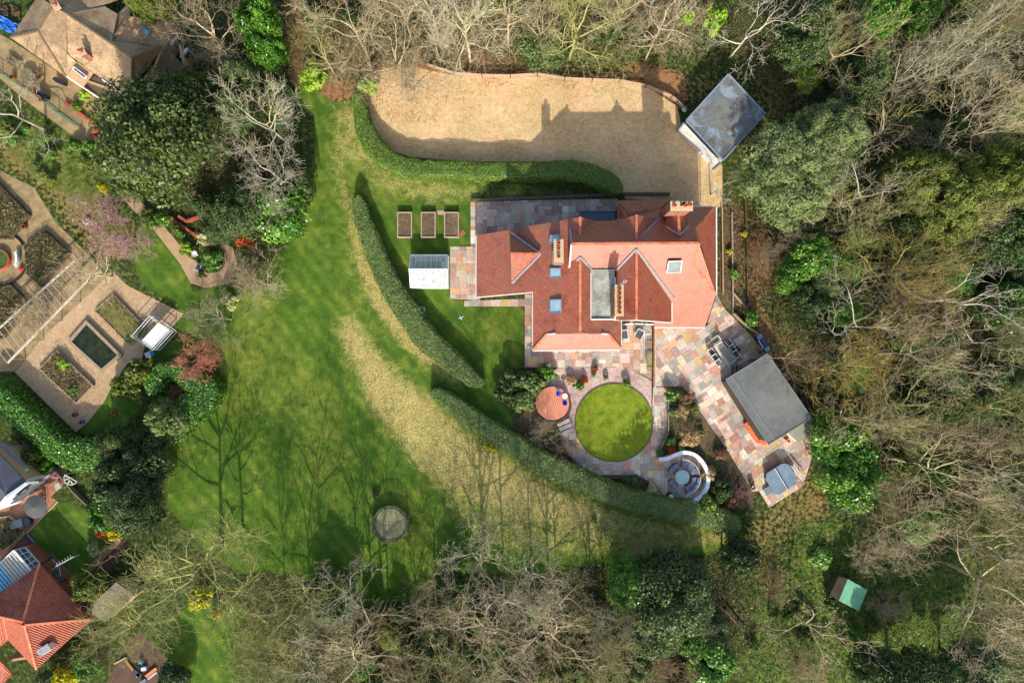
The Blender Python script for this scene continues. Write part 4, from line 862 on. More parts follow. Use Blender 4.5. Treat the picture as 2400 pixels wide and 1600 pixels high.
for (px, py, rz, l) in [(1496,784,math.radians(152),'white framed armchair with grey cushions in the middle of the house terrace'),(1461,785,math.radians(190),'white framed armchair with grey cushions half under the roof edge')]:
    chair(l, px, py, rz, WHITE, DCUSH, .85, 'white armchairs on the house terrace', 'armchair', 'armchair')
# trampoline
tr = thing('trampoline', 'old round trampoline with greenish mat and sagging dark net on the open lawn', 'trampoline', P(916,1226)); x, y, _ = P(918,1222)
mm = simple('mossy_mat', A(164,160,120), A(124,122,92), .7, .9); MB().cyl((x,y,.8),1.75,1.75,.04,40).build('mat', mm, tr)
b = MB(); ap = arc(x,y,1.95,0,360,40)
for i in range(40): b.bar((*ap[i],.84),(*ap[i+1],.84),.34,.05)
b.build('padding', simple('faded_padding', A(112,112,88), A(86,84,70), 3), tr)
b = MB(); net = MB(); ph = [Vector((x+2.12*math.cos(math.radians(22.5+45*k)), y+2.05*math.sin(math.radians(22.5+45*k)), 0)) for k in range(8)]
for k in range(8):
    p, q = ph[k], ph[(k+1)%8]; b.bar(p, p+Vector((0,0,1.9)), .05, .05); b.bar(p+Vector((0,0,1.9)), q+Vector((0,0,1.85)), .045, .045)
    net.add([tuple(p+Vector((0,0,.85))),tuple(q+Vector((0,0,.85))),tuple(q+Vector((0,0,1.85))),tuple(p+Vector((0,0,1.88)))],[(0,1,2,3)])
for k in range(8): pp = ph[k]; b.bar((pp.x,pp.y,0),(pp.x*.97+x*.03,pp.y*.97+y*.03,.8),.06,.06)
b.build('poles', simple('dull_steel', A(150,156,120), A(110,116,90), 3, .6), tr)
nm = MT('net', .9, .1); nm.color(A(70,76,54)); nm.b.inputs['Alpha'].default_value = .28; net.build('net', nm.m, tr)
# board fence along the drive
bf = thing('board_fence', 'low pale board fence running along the top edge of the gravel drive', 'fence', P(1300,180))
fp = [(1000,155),(1066,176),(1130,181),(1196,182),(1259,178),(1323,188),(1387,191),(1450,193),(1512,205),(1572,230),(1607,262)]; PALEW = simple('bleached_wood', A(214,186,158), A(150,116,96), 6, .85)
for p, q in zip(fp, fp[1:]):
    a, c = P(*p), P(*q)
    for z in (.2,.5,.8): MB().bar((a[0],a[1],z),(c[0],c[1],z),.05,.24).build('board', PALEW, bf)
for p in fp: MB().box((*P(*p)[:2],.5),(.12,.16,1.05)).build('post', DWOOD, bf)
bk = thing('bucket', 'small dark tub with white rim where the fence meets the garage', 'bucket', P(1602,260)); MB().cyl(P(1602,260),.25,.32,.5,14,hollow=.06).build('tub', BLACK, bk); MB().cyl((*P(1602,260)[:2],.49),.33,.33,.03,14,hollow=.05).build('rim', WHITE, bk)
# timber edgings by the east side
def edging(label, pts, mat=WOOD, w_=.18, h=.45, name='timber_edging', cat='edging'):
    t = thing(name, label, cat, P(*pts[0]))
    for p, q in zip(pts, pts[1:]):
        a, c = P(*p), P(*q); MB().bar((a[0],a[1],h/2),(c[0],c[1],h/2),w_,h).build('rail', mat, t)
    return t
edging('timber retaining edge close along the right wall of the house', [(1690,487),(1692,690)], simple('new_timber', A(214,180,130), A(180,150,108), 4), .12, .5)
edging('long timber edge between the house bed and the leafy bank', [(1713,500),(1715,640),(1716,735)]); edging('outer timber edge along the leafy bank right of the house', [(1744,470),(1748,560),(1750,700)], DWOOD)
edging('timber fence line from the house bed down to the barbecue', [(1716,735),(1745,765),(1770,780),(1800,830)], WOOD, .12, .9, 'low_fence', 'fence'); edging('dark timber rail behind the garden room', [(1805,826),(1850,885),(1908,975)], DWOOD, .1, .8, 'low_fence', 'fence')
edging('dark low retaining wall along the outer edge of the ring path', smooth([(1312,1018),(1330,1060),(1360,1094),(1400,1114),(1440,1118),(1482,1113),(1512,1123),(1545,1152),(1560,1170)],4), simple('dark_stone', A(110,100,88), A(84,76,68), 3), .14, .35, 'low_wall', 'wall')
edging('thin stone kerb along the right side of the narrow walkway', [(1565,905),(1565,1010),(1538,1070)], simple('kerb_stone', A(150,140,120), A(120,112,96), 3), .16, .4, 'low_wall', 'wall'); edging('dark stone wall along the top of the shaded back terrace', [(1105,471),(1230,466),(1380,460),(1450,456),(1568,456)], bpy.data.materials['dark_stone'], .3, .5, 'low_wall', 'wall')
lg = thing('log', 'fallen pale log lying on the bank right of the house', 'log', P(1730,705)); MB().cyl((0,0,0),.16,.13,2.4,10).build('trunk', WOOD, None, loc=(0,0,0)); o = COL.objects[-1] if False else bpy.data.objects['trunk']; o.parent = lg; o.rotation_euler = (math.radians(88), 0, math.radians(40)); o.location = (-.6,.9,.2)

# ---------------- left garden ----------------
GREENP = simple('turquoise_paint', A(60,160,130), A(40,130,104), 4, .6)
tf = thing('trellis_fence', 'turquoise green trellis fence along the bungalow terrace', 'fence', P(100,235)); fp = [(-20,150),(8,175),(55,205),(98,232),(140,265),(188,300)]
b = MB()
for p, q in zip(fp, fp[1:]):
    a, c = Vector(P(*p)), Vector(P(*q))
    for z in (.15,1.1): MB().bar(a+Vector((0,0,z)), c+Vector((0,0,z)), .07,.07).build('rail', GREENP, tf)
    n = int((c-a).length/.28); b = MB()
    for k in range(n): m0 = a.lerp(c,k/n); m1 = a.lerp(c,(k+1)/n); b.bar(m0+Vector((0,0,.15)), m1+Vector((0,0,1.1)), .025,.025); b.bar(m1+Vector((0,0,.15)), m0+Vector((0,0,1.1)), .025,.025)
    b.build('lattice', GREENP, tf); MB().bar(a,a+Vector((0,0,1.2)),.09,.09).build('post', GREENP, tf)
REDB = simple('painted_red_brick', A(196,96,70), A(164,80,58), 4, .8)
edging('red brick edge of the flower bed on the bungalow terrace', [(156,243),(194,270),(232,296)], REDB, .3, .45, 'brick_edging'); edging('red brick step edge under the bungalow flat roof', [(197,206),(266,254)], REDB, .25, .4, 'brick_edging')
edging('red brick corner wall beside the big dark evergreen', [(232,305),(218,318),(238,334)], REDB, .35, .5, 'low_wall', 'wall'); edging('long red brick wall in the shrub bed above the curved path', [(403,510),(420,524),(450,545),(470,560),(495,575)], REDB, .3, .5, 'low_wall', 'wall'); edging('short crossed red brick wall in the shrub bed', [(422,508),(440,520),(470,510)], REDB, .3, .5, 'low_wall', 'wall')
bed('brown shed-like planter strip with green rail beside the shrub bed', [(450,455),(465,450),(502,515),(490,525)], .6, 'trough', 'planter', frame=DWOOD, fill=SOIL); edging('turquoise rail beside the brown trough', [(446,462),(486,526)], GREENP, .1, .8, 'low_rail', 'rail')
def rtable(label, px, py, r, h, mat, name='garden_table'):
    t = thing(name, label, 'table', P(px,py)); x, y, _ = P(px,py); MB().cyl((x,y,h-.05),r,r,.05,28).build('table_top', mat, t)
    for k in range(4): MB().bar((x+r*.7*math.cos(k*1.57),y+r*.7*math.sin(k*1.57),0),(x+r*.5*math.cos(k*1.57),y+r*.5*math.sin(k*1.57),h-.05),.06,.06).build('leg', mat, t)
    return t
OLDW = simple('old_teak', A(140,130,96), A(108,98,74), 5); rtable('round weathered table on the bungalow terrace', 72, 181, .78, .72, OLDW); bench('weathered wooden bench at the corner of the bungalow terrace', 40, 147, math.radians(-40), 1.5, OLDW, .7)
chair('weathered wooden chair right of the round terrace table', 94, 178, 1.2, OLDW, OLDW, .5); chair('weathered wooden chair below the round terrace table', 90, 193, 2.2, OLDW, OLDW, .5)
for (x,y,r,c,l,nm_) in [(82,221,.2,(236,120,60),'bright orange pot by the green trellis','plant_pot'),(100,237,.22,(220,90,70),'red pot by the green trellis','plant_pot'),(35,184,.3,(170,120,60),'brown pot at the left of the trellis','plant_pot'),(180,971,.28,(140,84,56),'rusty round pot on the gravel below the planted bed','plant_pot'),(196,988,.25,(40,130,180),'bright blue pot at the bottom corner of the gravel garden','plant_pot'),(271,967,.24,(240,110,60),'orange pot on the lawn beside the gravel garden','plant_pot'),(358,974,.38,(110,190,170),'large turquoise glazed pot among the dark shrubs','plant_pot'),(62,532,.25,(160,70,50),'red pot on the path of the formal garden','plant_pot')]:
    p = thing(nm_, l, 'pot', P(x,y)); mt = simple('glaze_%d' % x, A(*c), None, 4, .4); MB().cyl(P(x,y), r*.7, r, r*2, 16, hollow=r*.2).build('bowl', mt, p); MB().cyl((*P(x,y)[:2], r), r*.75, r*.75, .03, 10).build('soil', SOIL, p)
for (x,y,rz,l,col) in [(148,194,.5,'dark blue covered barbecue against the bungalow wall',(30,34,60)),(108,226,-.6,'dark blue wheelbarrow shape by the green trellis',(28,36,64))]:
    t = thing('covered_barbecue' if x>120 else 'wheelbarrow', l, 'barbecue' if x>120 else 'wheelbarrow', P(x,y)); x_, y_, _ = P(x,y); mt = simple('navy_%d'%x, A(*col), None, 4)
    MB().prism([(x_-.7,y_+.1,.9),(x_-.3,y_+.35,1.0),(x_+.6,y_-.2,.8),(x_+.5,y_-.5,.7),(x_-.4,y_-.2,.85)], .6).build('cover' if x>120 else 'tray', mt, t); MB().cyl((x_+.4,y_-.3,.1),.18,.18,.1,12).build('wheel', BLACK, t)
# pergola
pg = thing('pergola', 'long white pergola with many thin rafters crossing the formal garden', 'pergola', P(110,760))
A0, A1, B0, B1 = P(212,651,2.3), P(18,850,2.3), P(174,612,2.3), P(-25,790,2.3)
A0, A1, B0, B1 = map(Vector, (A0,A1,B0,B1)); WP = simple('chalky_white_wood', A(224,214,196), A(186,174,154), 4)
MB().bar(A0,A1,.2,.14).build('beam', WP, pg); MB().bar(B0,B1,.18,.12).build('beam', WP, pg)
for i in range(19):
    t = i/18; MB().bar(A0.lerp(A1,t)+Vector((0,0,.1)), B0.lerp(B1,t)+Vector((0,0,.1)), .045,.07).build('rafter', WP, pg)
for i in range(5):
    for q0, q1 in ((A0,A1),(B0,B1)): p = q0.lerp(q1, .04+i*.23); MB().bar((p.x,p.y,0),tuple(p),.12,.12).build('post', WP, pg)
bed('dark pond with timber rim in the gravel garden', [(207,755),(285,832),(243,868),(168,800)], .45, 'garden_pond', 'pond', frame=WOOD, fill=simple('pond_water', (.006,.012,.014), (.03,.04,.015), 1.6, .25, .1), fw=.35)
bed('planted timber bed below the pond in the gravel garden', [(139,822),(222,903),(183,944),(97,863)], .4, fw=.16); bed('grassy wedge shaped bed above the pond', [(226,728),(268,690),(345,770),(335,790),(305,808)], .3, fw=.12, fill=simple('bed_grass', A(96,104,54), A(140,128,80), 1.5, .95, .1, .5))
BOXG = simple('box_planting', A(60,62,34), A(112,98,66), .9, .95, .1, .9, 5)
bed('dark planted quarter bed at the top left of the formal garden', [(-20,410),(74,506),(30,560),(-20,560)], .5, 'formal_bed', 'flower bed', frame=DWOOD, fill=BOXG); bed('dark planted quarter bed right of the formal circle', [(110,543),(167,594),(102,672),(68,640),(66,575)], .5, 'formal_bed', 'flower bed', frame=DWOOD, fill=BOXG); bed('dark planted quarter bed below the formal circle', [(-20,690),(30,668),(74,712),(15,790),(-20,800)], .5, 'formal_bed', 'flower bed', frame=DWOOD, fill=BOXG)
for k, (x,y) in enumerate([(80,606),(84,612),(90,606),(100,604),(108,600),(78,615)]): pass
fc = thing('circle_edging', 'dark ring edging of the formal garden circle at the left edge', 'edging', P(5,607)); b = MB(); ap = arc(*P(5,607)[:2], 3.05, -110, 110, 40)
for p, q in zip(ap, ap[1:]): b.bar((*p,.12),(*q,.12),.1,.24)
b.build('rim', BLACK, fc)
bed('round planter with red brick rim in the formal circle', [(5+22*math.cos(t),609+22*math.sin(t)) for t in np.linspace(0,2*math.pi,17)[:-1]], .5, 'round_planter', 'planter', frame=REDB, fill=simple('planter_green', A(84,110,44), A(50,70,30), 3))
t = thing('curved_bench', 'curved white bench with red cushion at the right of the formal circle', 'bench', P(45,612)); ap = arc(*P(5,607)[:2], 2.1, -25, 22, 8); b = MB(); s2 = MB()
for p, q in zip(ap, ap[1:]): b.bar((*p,.45),(*q,.45),.5,.06); s2.bar((p[0]*1+.28,p[1],.7),(q[0]+.28,q[1],.7),.05,.4)
b.build('seat', WHITE, t); s2.build('backrest', WHITE, t); MB().ball((*P(54,631)[:2],.3),.3,10,sz=.5).build('cushion', simple('red_cloth', A(210,50,40)), t)
for i, p in enumerate((ap[0],ap[4],ap[8])): MB().box((p[0],p[1],.21),(.1,.4,.42)).build('leg', WHITE, t)
chair('white metal chair on the path edge near the pink blossom tree', 210, 522, .8, WHITE, GREYF, .5); chair('white metal chair beside the small oval lawn', 470, 627, -.3, WHITE, GREYF, .6); 
t = thing('white_bird_bath', 'white bird bath on the small paved spot above the oval lawn', 'bird bath', P(463,597)); MB().cyl(P(463,597),.12,.1,.7,12).build('stem', WHITE, t); MB().cyl((*P(463,597)[:2],.7),.2,.34,.12,18,hollow=.06).build('bowl', WHITE, t)
t = thing('cold_frame', 'small glasshouse with white panel roof and metal rails beside the gravel garden', 'greenhouse', P(368,785)); q = [(372,757,1.9),(397,773.5,1.9),(356,815,1.9),(333.5,799,1.9)]
MB().prism(rp(q), .06).build('roof_panel', simple('white_stained_panel', (.8,.8,.8), A(190,205,205), .9, .4), t); b = MB(); fr = [(368,742),(416,777),(376,820),(327,788)]; pts = [P(x,y) for x,y in fr]
for i in range(4):
    a, c = pts[i], pts[(i+1)%4]
    for z in (.1,1.0,1.7): b.bar((a[0],a[1],z),(c[0],c[1],z),.06,.06)
    b.bar(a,(a[0],a[1],1.8),.07,.07)
b.build('frame', ALU, t); lines(t, [q+q[:1]], WHITE, .1, .08, 'panel_trim')
t = thing('plastic_tub', 'white and blue plastic tub below the white roofed glasshouse', 'tub', P(355,832)); MB().box((*P(353,830)[:2],.25),(.8,.6,.5),.4).build('tub', WHITE, t); MB().box((*P(361,828)[:2],.27),(.35,.5,.5),.4).build('lid', simple('pool_blue', A(60,170,210)), t)
# lower left gardens
t = thing('parasol', 'round dark grey parasol over dark chairs on the brick terrace', 'parasol', P(84,1184)); x, y, _ = P(81,1188,2.3); b = MB(); b.cyl((x,y,2.1),1.35,.05,.4,18); b.build('canopy', simple('charcoal_cloth', A(96,98,96), A(80,82,82), 3), t); MB().cyl((x,y,0),.03,.03,2.2,8).build('pole', ALU, t)
NAVY = simple('navy_weave', A(30,36,66), A(44,50,84), 4)
for (px,py,rz,l) in [(99,1173,2.4,'grey cushioned chair at the upper right of the dark parasol'),(101,1187,1.6,'navy chair at the right of the dark parasol'),(98,1200,.9,'navy chair at the lower right of the dark parasol')]: chair(l, px, py, rz, NAVY, DCUSH if py<1180 else NAVY, .6, 'chairs under the dark parasol')
t = thing('garden_pod', 'round dark grey garden seat pod below the parasol', 'chair', P(68,1220)); MB().cyl(P(68,1220),.5,.62,.5,20).build('base', NAVY, t); MB().cyl((*P(68,1220)[:2],.5),.58,.5,.12,20).build('cushion', simple('slate_cloth', A(84,94,100), A(70,80,86)), t)
table('grey slatted table with white edge next to the planted bed', 48, 1224, .25, 1.5, .9, GREYF, WHITE, .7, 'patio_table')
bed('stone edged bed of mixed plants on the brick terrace', [(-10,1213),(27,1208),(62,1247),(14,1288),(-10,1270)], .35, frame=STONE, fill=BOXG); bed('small timber trough at the corner of the planted bed', [(46,1254),(57,1245),(62,1249),(50,1260)], .4, 'trough', 'planter', frame=LW)
t = thing('curved_seat_frame', 'curved white slatted arbour seat near the laurel hedge corner', 'seat', P(162,1122)); ap = arc(*P(166,1120,1.9)[:2], .78, 150, 330, 12); b = MB()
for p, q in zip(ap, ap[1:]): b.bar((*p,1.9),(*q,1.9),.05,.05)
for k in (0,3,6,9,12): b.bar((*ap[k],1.9),(ap[k][0]*.4+ap[0][0]*.3+ap[12][0]*.3,ap[k][1]*.4+ap[0][1]*.3+ap[12][1]*.3,1.9),.06,.06); b.bar((*ap[k],0),(*ap[k],1.9),.05,.05)
b.bar((*ap[0],1.9),(*ap[12],1.9),.08,.08); b.build('frame', WHITE, t); MB().box((*P(166,1125)[:2],.45),(1.4,.5,.08),-.8).build('seat', LW, t)
table('small square pale table beside the white arbour seat', 143, 1137, .5, .7, .7, simple('pale_grey_top', A(190,194,188)), GREYF, .6, 'side_table')
edging('pale stone edge between the brick terrace and the little lawn', [(137,1174),(65,1248)], STONE, .12, .12, 'lawn_edging'); edging('grey stone edge round the lower side of the little lawn', [(65,1250),(112,1306),(122,1298),(181,1360)], GREYF, .14, .14, 'lawn_edging')
edging('wooden fence along the gardens below the laurel hedge', [(60,1030),(110,1075),(152,1115),(180,1150),(228,1195)], WOOD, .08, .8, 'board_fence', 'fence'); edging('low brown timber wall by the lower left path', [(280,1262),(200,1345)], simple('tan_timber', A(190,150,112), A(150,116,86), 4), .7, .12, 'raised_path_edge')
t = thing('rotary_washing_line', 'thin metal washing line post on the little lawn', 'washing line', P(158,1315)); x, y, _ = P(158,1315); b = MB(); b.bar((x,y,0),(x,y,1.9),.05,.05)
for k in range(4): b.bar((x,y,1.5),(x+1.1*math.cos(k*1.57+.5),y+1.1*math.sin(k*1.57+.5),2.0),.04,.04)
b.build('frame', ALU, t)
t = thing('round_table', 'round white table beside stacked planks at the bottom left', 'table', P(390,1563)); x, y, _ = P(390,1563,.8); MB().cyl((x,y,.74),.55,.55,.05,24).build('table_top', WHITE, t); MB().cyl((x,y,0),.3,.05,.74,10).build('stem', ALU, t)
for i,(x,y,L,w_,rz,c,l) in enumerate([(312,1563,2.4,.25,-52,(190,140,90),'long tan plank leaning across the cluttered yard'),(285,1545,1.6,.15,28,(210,190,150),'pale plank at the top of the cluttered yard'),(357,1573,1.6,.4,38,(240,140,90),'orange plank beside the round white table'),(360,1580,1.3,.2,38,(200,200,210),'grey metal strip below the orange plank'),(325,1573,.9,.5,-40,(70,70,90),'dark folded frame in the cluttered yard'),(341,1563,.6,.4,10,(220,224,226),'white box in the cluttered yard'),(328,1577,.5,.35,30,(190,200,210),'pale grey crate in the cluttered yard'),(340,1592,.8,.35,30,(120,130,150),'blue grey crate at the bottom edge'),(333,1548,.4,.3,.5,(60,160,200),'bright blue can in the cluttered yard')]):
    nm_ = 'plank' if i < 4 else 'crate'; t = thing(nm_, l, nm_, P(x,y)); mt = simple('yard_%d'%i, A(*c), None, 4); o = MB().box((0,0,.25),(L,w_,.12 if i<4 else .4)).build('body', mt, None, loc=(0,0,0)); o.parent = t; t.rotation_euler = (0,0,math.radians(rz))
    o = MB().box((0,0,.1),(L*.8,w_*.8,.2)).build('base', DWOOD, None, loc=(0,0,0)); o.parent = t
t = thing('compost_bin', 'square grey lidded bin in dark shade at the bottom edge', 'bin', P(974,1525)); MB().box((*P(974,1525)[:2],.5),(.9,.9,1.0),.1).build('body', GREYF, t); MB().box((*P(974,1525)[:2],1.03),(1.0,1.0,.06),.1).build('lid', GREYF, t)
t = thing('blue_tarpaulin', 'crumpled bright blue tarpaulin beside logs in the top left corner', 'tarpaulin', P(25,50)); b = MB(); n = 9; vs = []; fs = []
for j in range(n):
    for i in range(n): x, y, _ = P(2+i*6-j*1.5, 38+j*3+i*3.0); vs.append((x, y, .3+random.uniform(0,.35)))
for j in range(n-1):
    for i in range(n-1): fs.append((j*n+i,(j+1)*n+i,(j+1)*n+i+1,j*n+i+1))
b.add(vs, fs); b.build('sheet', simple('tarp_blue', A(40,130,220), A(24,90,190), 2, .4, .5), t)
t = thing('log_pile', 'heap of dark logs above the blue tarpaulin', 'log pile', P(30,30)); b = MB()
for k in range(26): x, y, _ = P(random.uniform(5,50), random.uniform(18,44)); b.bar((x,y,random.uniform(.1,.5)),(x+random.uniform(-.5,.5),y+random.uniform(-.5,.5),random.uniform(.1,.5)),.18,.18)
b.build('logs', DWOOD, t)
t = thing('satellite_aerial', 'thin aerial mast on the red tiled house eave', 'aerial', P(170,1330))
b = MB(); x, y, _ = P(152,1316,5.5); b.bar((x,y,3),(x,y,5.6),.04,.04); b.bar((x-1,y-.5,5.5),(x+1,y+.6,5.5),.04,.04)
for i in range(6): b.bar((x-.8+i*.3,y-.5+i*.17,5.5),(x-.9+i*.3,y-.1+i*.17,5.5),.025,.025)
b.build('aerial_bars', ALU, t)
# ---------------- vegetation ----------------
def leaf_mat(name, cols, rough=.5, spec=.35, trans=True, big=.8):
    m = MT(name, rough, spec); oi = m.n('ObjectInfo'); co = m.coord('obj')
    n = m.noise(big, 4, .7, co); f = m.math('ADD', m.math('MULTIPLY', m.attr('rnd'), .5), m.math('ADD', m.math('MULTIPLY', n, .6), m.math('MULTIPLY', oi.outputs['Random'], .12)))
    k = len(cols); c = m.ramp(f, [(.28+.5*i/(k-1), c) for i, c in enumerate(cols)])
    m.color(c)
    if trans:
        tr_ = m.n('BsdfTranslucent'); m.t.links.new(c, tr_.inputs[0]); mx = m.n('MixShader'); mx.inputs[0].default_value = .18
        m.t.links.new(m.b.outputs[0], mx.inputs[1]); m.t.links.new(tr_.outputs[0], mx.inputs[2]); m.t.links.new(mx.outputs[0], m.t.nodes['Material Output'].inputs[0])
    return m.m
L_DARK = leaf_mat('dark_evergreen_leaf', [A(38,56,26), A(70,94,44), A(104,126,66)])
L_OAK = leaf_mat('olive_evergreen_leaf', [A(36,50,18), A(66,86,34), A(108,124,58)])
L_SOFT = leaf_mat('feathery_leaf', [A(70,86,48), A(112,132,76), A(160,174,112)], .7, .2)
L_BRIGHT = leaf_mat('bright_laurel_leaf', [A(38,78,16), A(78,134,32), A(140,186,70)], .35, .5)
L_BLUE = leaf_mat('blue_green_leaf', [A(54,78,46), A(92,120,72), A(132,156,100)])
L_OLIVE = leaf_mat('yellow_olive_leaf', [A(60,72,22), A(106,122,42), A(150,160,72)])
L_HEDGE = leaf_mat('clipped_hedge_leaf', [A(62,88,34), A(114,138,64), A(168,184,108)], .45, .4)
L_HEDGEG = leaf_mat('green_hedge_leaf', [A(62,92,26), A(104,138,44), A(154,180,80)], .5, .4)
L_YEL = leaf_mat('golden_leaf', [A(130,128,10), A(196,188,20), A(230,224,60)], .6)
L_LIME = leaf_mat('lime_leaf', [A(96,150,20), A(150,200,40), A(190,226,80)], .4)
L_PINK = leaf_mat('pink_blossom', [A(140,92,96), A(196,140,148), A(232,190,196)], .8)
L_RED = leaf_mat('red_twig', [A(206,110,98), A(238,150,134), A(248,190,168)], .8)
L_ORNG = leaf_mat('rust_leaf', [A(130,50,24), A(190,80,40), A(216,110,60)], .8)
L_CREAM = leaf_mat('variegated_leaf', [A(110,130,70), A(180,190,120), A(226,226,170)], .6)
L_BROWN = leaf_mat('brown_dead_leaf', [A(80,58,40), A(128,94,64), A(170,130,92)], .9)
L_STRAW = leaf_mat('straw_grass', [A(150,120,70), A(206,170,110), A(232,204,150)], .9)
def bark(name, c1, c2):
    m = MT(name, .9, .15); co = m.coord('obj'); n = m.noise(1.3, 4, .7, co); oi = m.n('ObjectInfo')
    f = m.math('ADD', n, m.math('MULTIPLY', m.math('SUBTRACT', oi.outputs['Random'], .5), .2)); m.color(m.ramp(f, [(.36, c2), (.64, c1)])); return m.m
T_GREY = bark('grey_bark', A(216,208,176), A(152,146,112)); T_TAN = bark('tan_twig', A(216,198,160), A(150,134,100)); T_OLIVE = bark('lichen_twig', A(196,192,124), A(134,134,80))
T_WHITE = bark('white_bark', A(222,212,190), A(164,154,134)); T_DARK = bark('dark_bark', A(110,96,74), A(70,60,46)); T_GOLD = bark('golden_twig', A(214,184,96), A(150,134,78)); T_PINK = bark('pink_twig', A(186,140,140), A(130,96,96)); T_RED = bark('coral_twig', A(232,156,130), A(196,120,96)); T_BROWN = bark('brown_twig', A(180,158,124), A(124,104,78))
for mm_ in (): pass

def grow_tree(seed, H=12., R=5., bole=.3, limbs=6, kids=(4, 5, 4), wob=.28, up=.25, r0=.2, spread=(35, 70), flat=1.0, multi=False, twig=.014):
    rnd = random.Random(seed); segs = []
    def vrot(d, ang, az):
        d = d.normalized(); a = d.cross(Vector((0, 0, 1)));
        if a.length < .05: a = Vector((1, 0, 0))
        a.normalize(); a = Matrix.Rotation(az, 3, d) @ a; return Matrix.Rotation(ang, 3, a) @ d
    def br(p, d, L, r, lv):
        n = 5 if lv < 2 else (4 if lv == 2 else 3); st = L/n; pts = []
        for i in range(n):
            d = (d+Vector((rnd.gauss(0, wob), rnd.gauss(0, wob), rnd.gauss(0, wob)*.7+up*.25))).normalized(); q = p+d*st
            ra = r*(1-.72*i/n); rb = r*(1-.72*(i+1)/n); segs.append((tuple(p), tuple(q), max(ra, twig), max(rb, twig*.8), lv)); pts.append((q, d.copy(), rb)); p = q
        if lv <= len(kids):
            k = kids[lv-1] if lv > 0 else 0
            for j in range(k):
                f = (j+.6+rnd.uniform(-.3, .3))/k; i = min(n-1, int((.2+.8*f)*n)); q, dd, rr = pts[i]
                br(q, vrot(dd, math.radians(rnd.uniform(28, 62)), rnd.uniform(0, 6.283)), L*rnd.uniform(.42, .62), rr*.62, lv+1)
    if multi:
        for i in range(limbs):
            az = 6.283*i/limbs+rnd.uniform(-.4, .4); el = math.radians(rnd.uniform(*spread)); d = Vector((math.cos(az)*math.sin(el), math.sin(az)*math.sin(el), math.cos(el)))
            br(Vector((rnd.uniform(-.2, .2), rnd.uniform(-.2, .2), 0)), d, R*rnd.uniform(.8, 1.1)*1.2, r0*.5, 1)
    else:
        p = Vector((0, 0, 0)); d = Vector((rnd.uniform(-.05, .05), rnd.uniform(-.05, .05), 1)); bh = H*bole; top = H*.62; n = 7; pts = []
        for i in range(n):
            q = p+(d+Vector((rnd.gauss(0, .05), rnd.gauss(0, .05), 0)))*top/n; segs.append((tuple(p), tuple(q), r0*(1-.6*i/n), r0*(1-.6*(i+1)/n), 0)); pts.append(q); p = q
        for i in range(limbs):
            t = bh/top+(1-bh/top)*(i+.5)/limbs; j = min(n-1, int(t*n)); az = i*2.4+rnd.uniform(-.5, .5); el = math.radians(spread[1]-(spread[1]-spread[0])*(i/limbs)); dd = Vector((math.cos(az)*math.sin(el), math.sin(az)*math.sin(el), math.cos(el)))
            br(pts[j], dd, R*(1.05-.25*i/limbs)/max(.6, math.sin(el)), r0*.5, 1)
    return segs
def tree_proto(name, segs, tr_mat, cr_mat, leafy=None):
    t = thing(name, '', 'tree'); a = [s for s in segs if s[4] <= 1]; c = [s for s in segs if s[4] > 1]
    def mk(nm, ss, sides, mat):
        P0 = np.array([s[0] for s in ss]); P1 = np.array([s[1] for s in ss]); V, F_ = tubes(P0, P1, np.array([s[2] for s in ss]), np.array([s[3] for s in ss]), sides)
        return mesh_np(nm, V, F_, mat, t)
    mk('trunk', a, 6, tr_mat); mk('crown', c, 3, cr_mat)
    if leafy:
        tip = np.array([s[1] for s in segs if s[4] >= 3]); n = leafy[0]; idx = np.random.randint(0, len(tip), n); Pn = tip[idx]+np.random.normal(size=(n, 3))*leafy[1]
        N = np.random.normal(size=(n, 3)); N[:, 2] = np.abs(N[:, 2])+.6; N /= np.linalg.norm(N, axis=1)[:, None]; V, F_ = leaves(Pn, N, leafy[2]*np.random.uniform(.7, 1.3, n))
        mesh_np('blossom', V, F_, leafy[3], t, {'rnd': ('FACE', np.random.rand(n))})
    return t
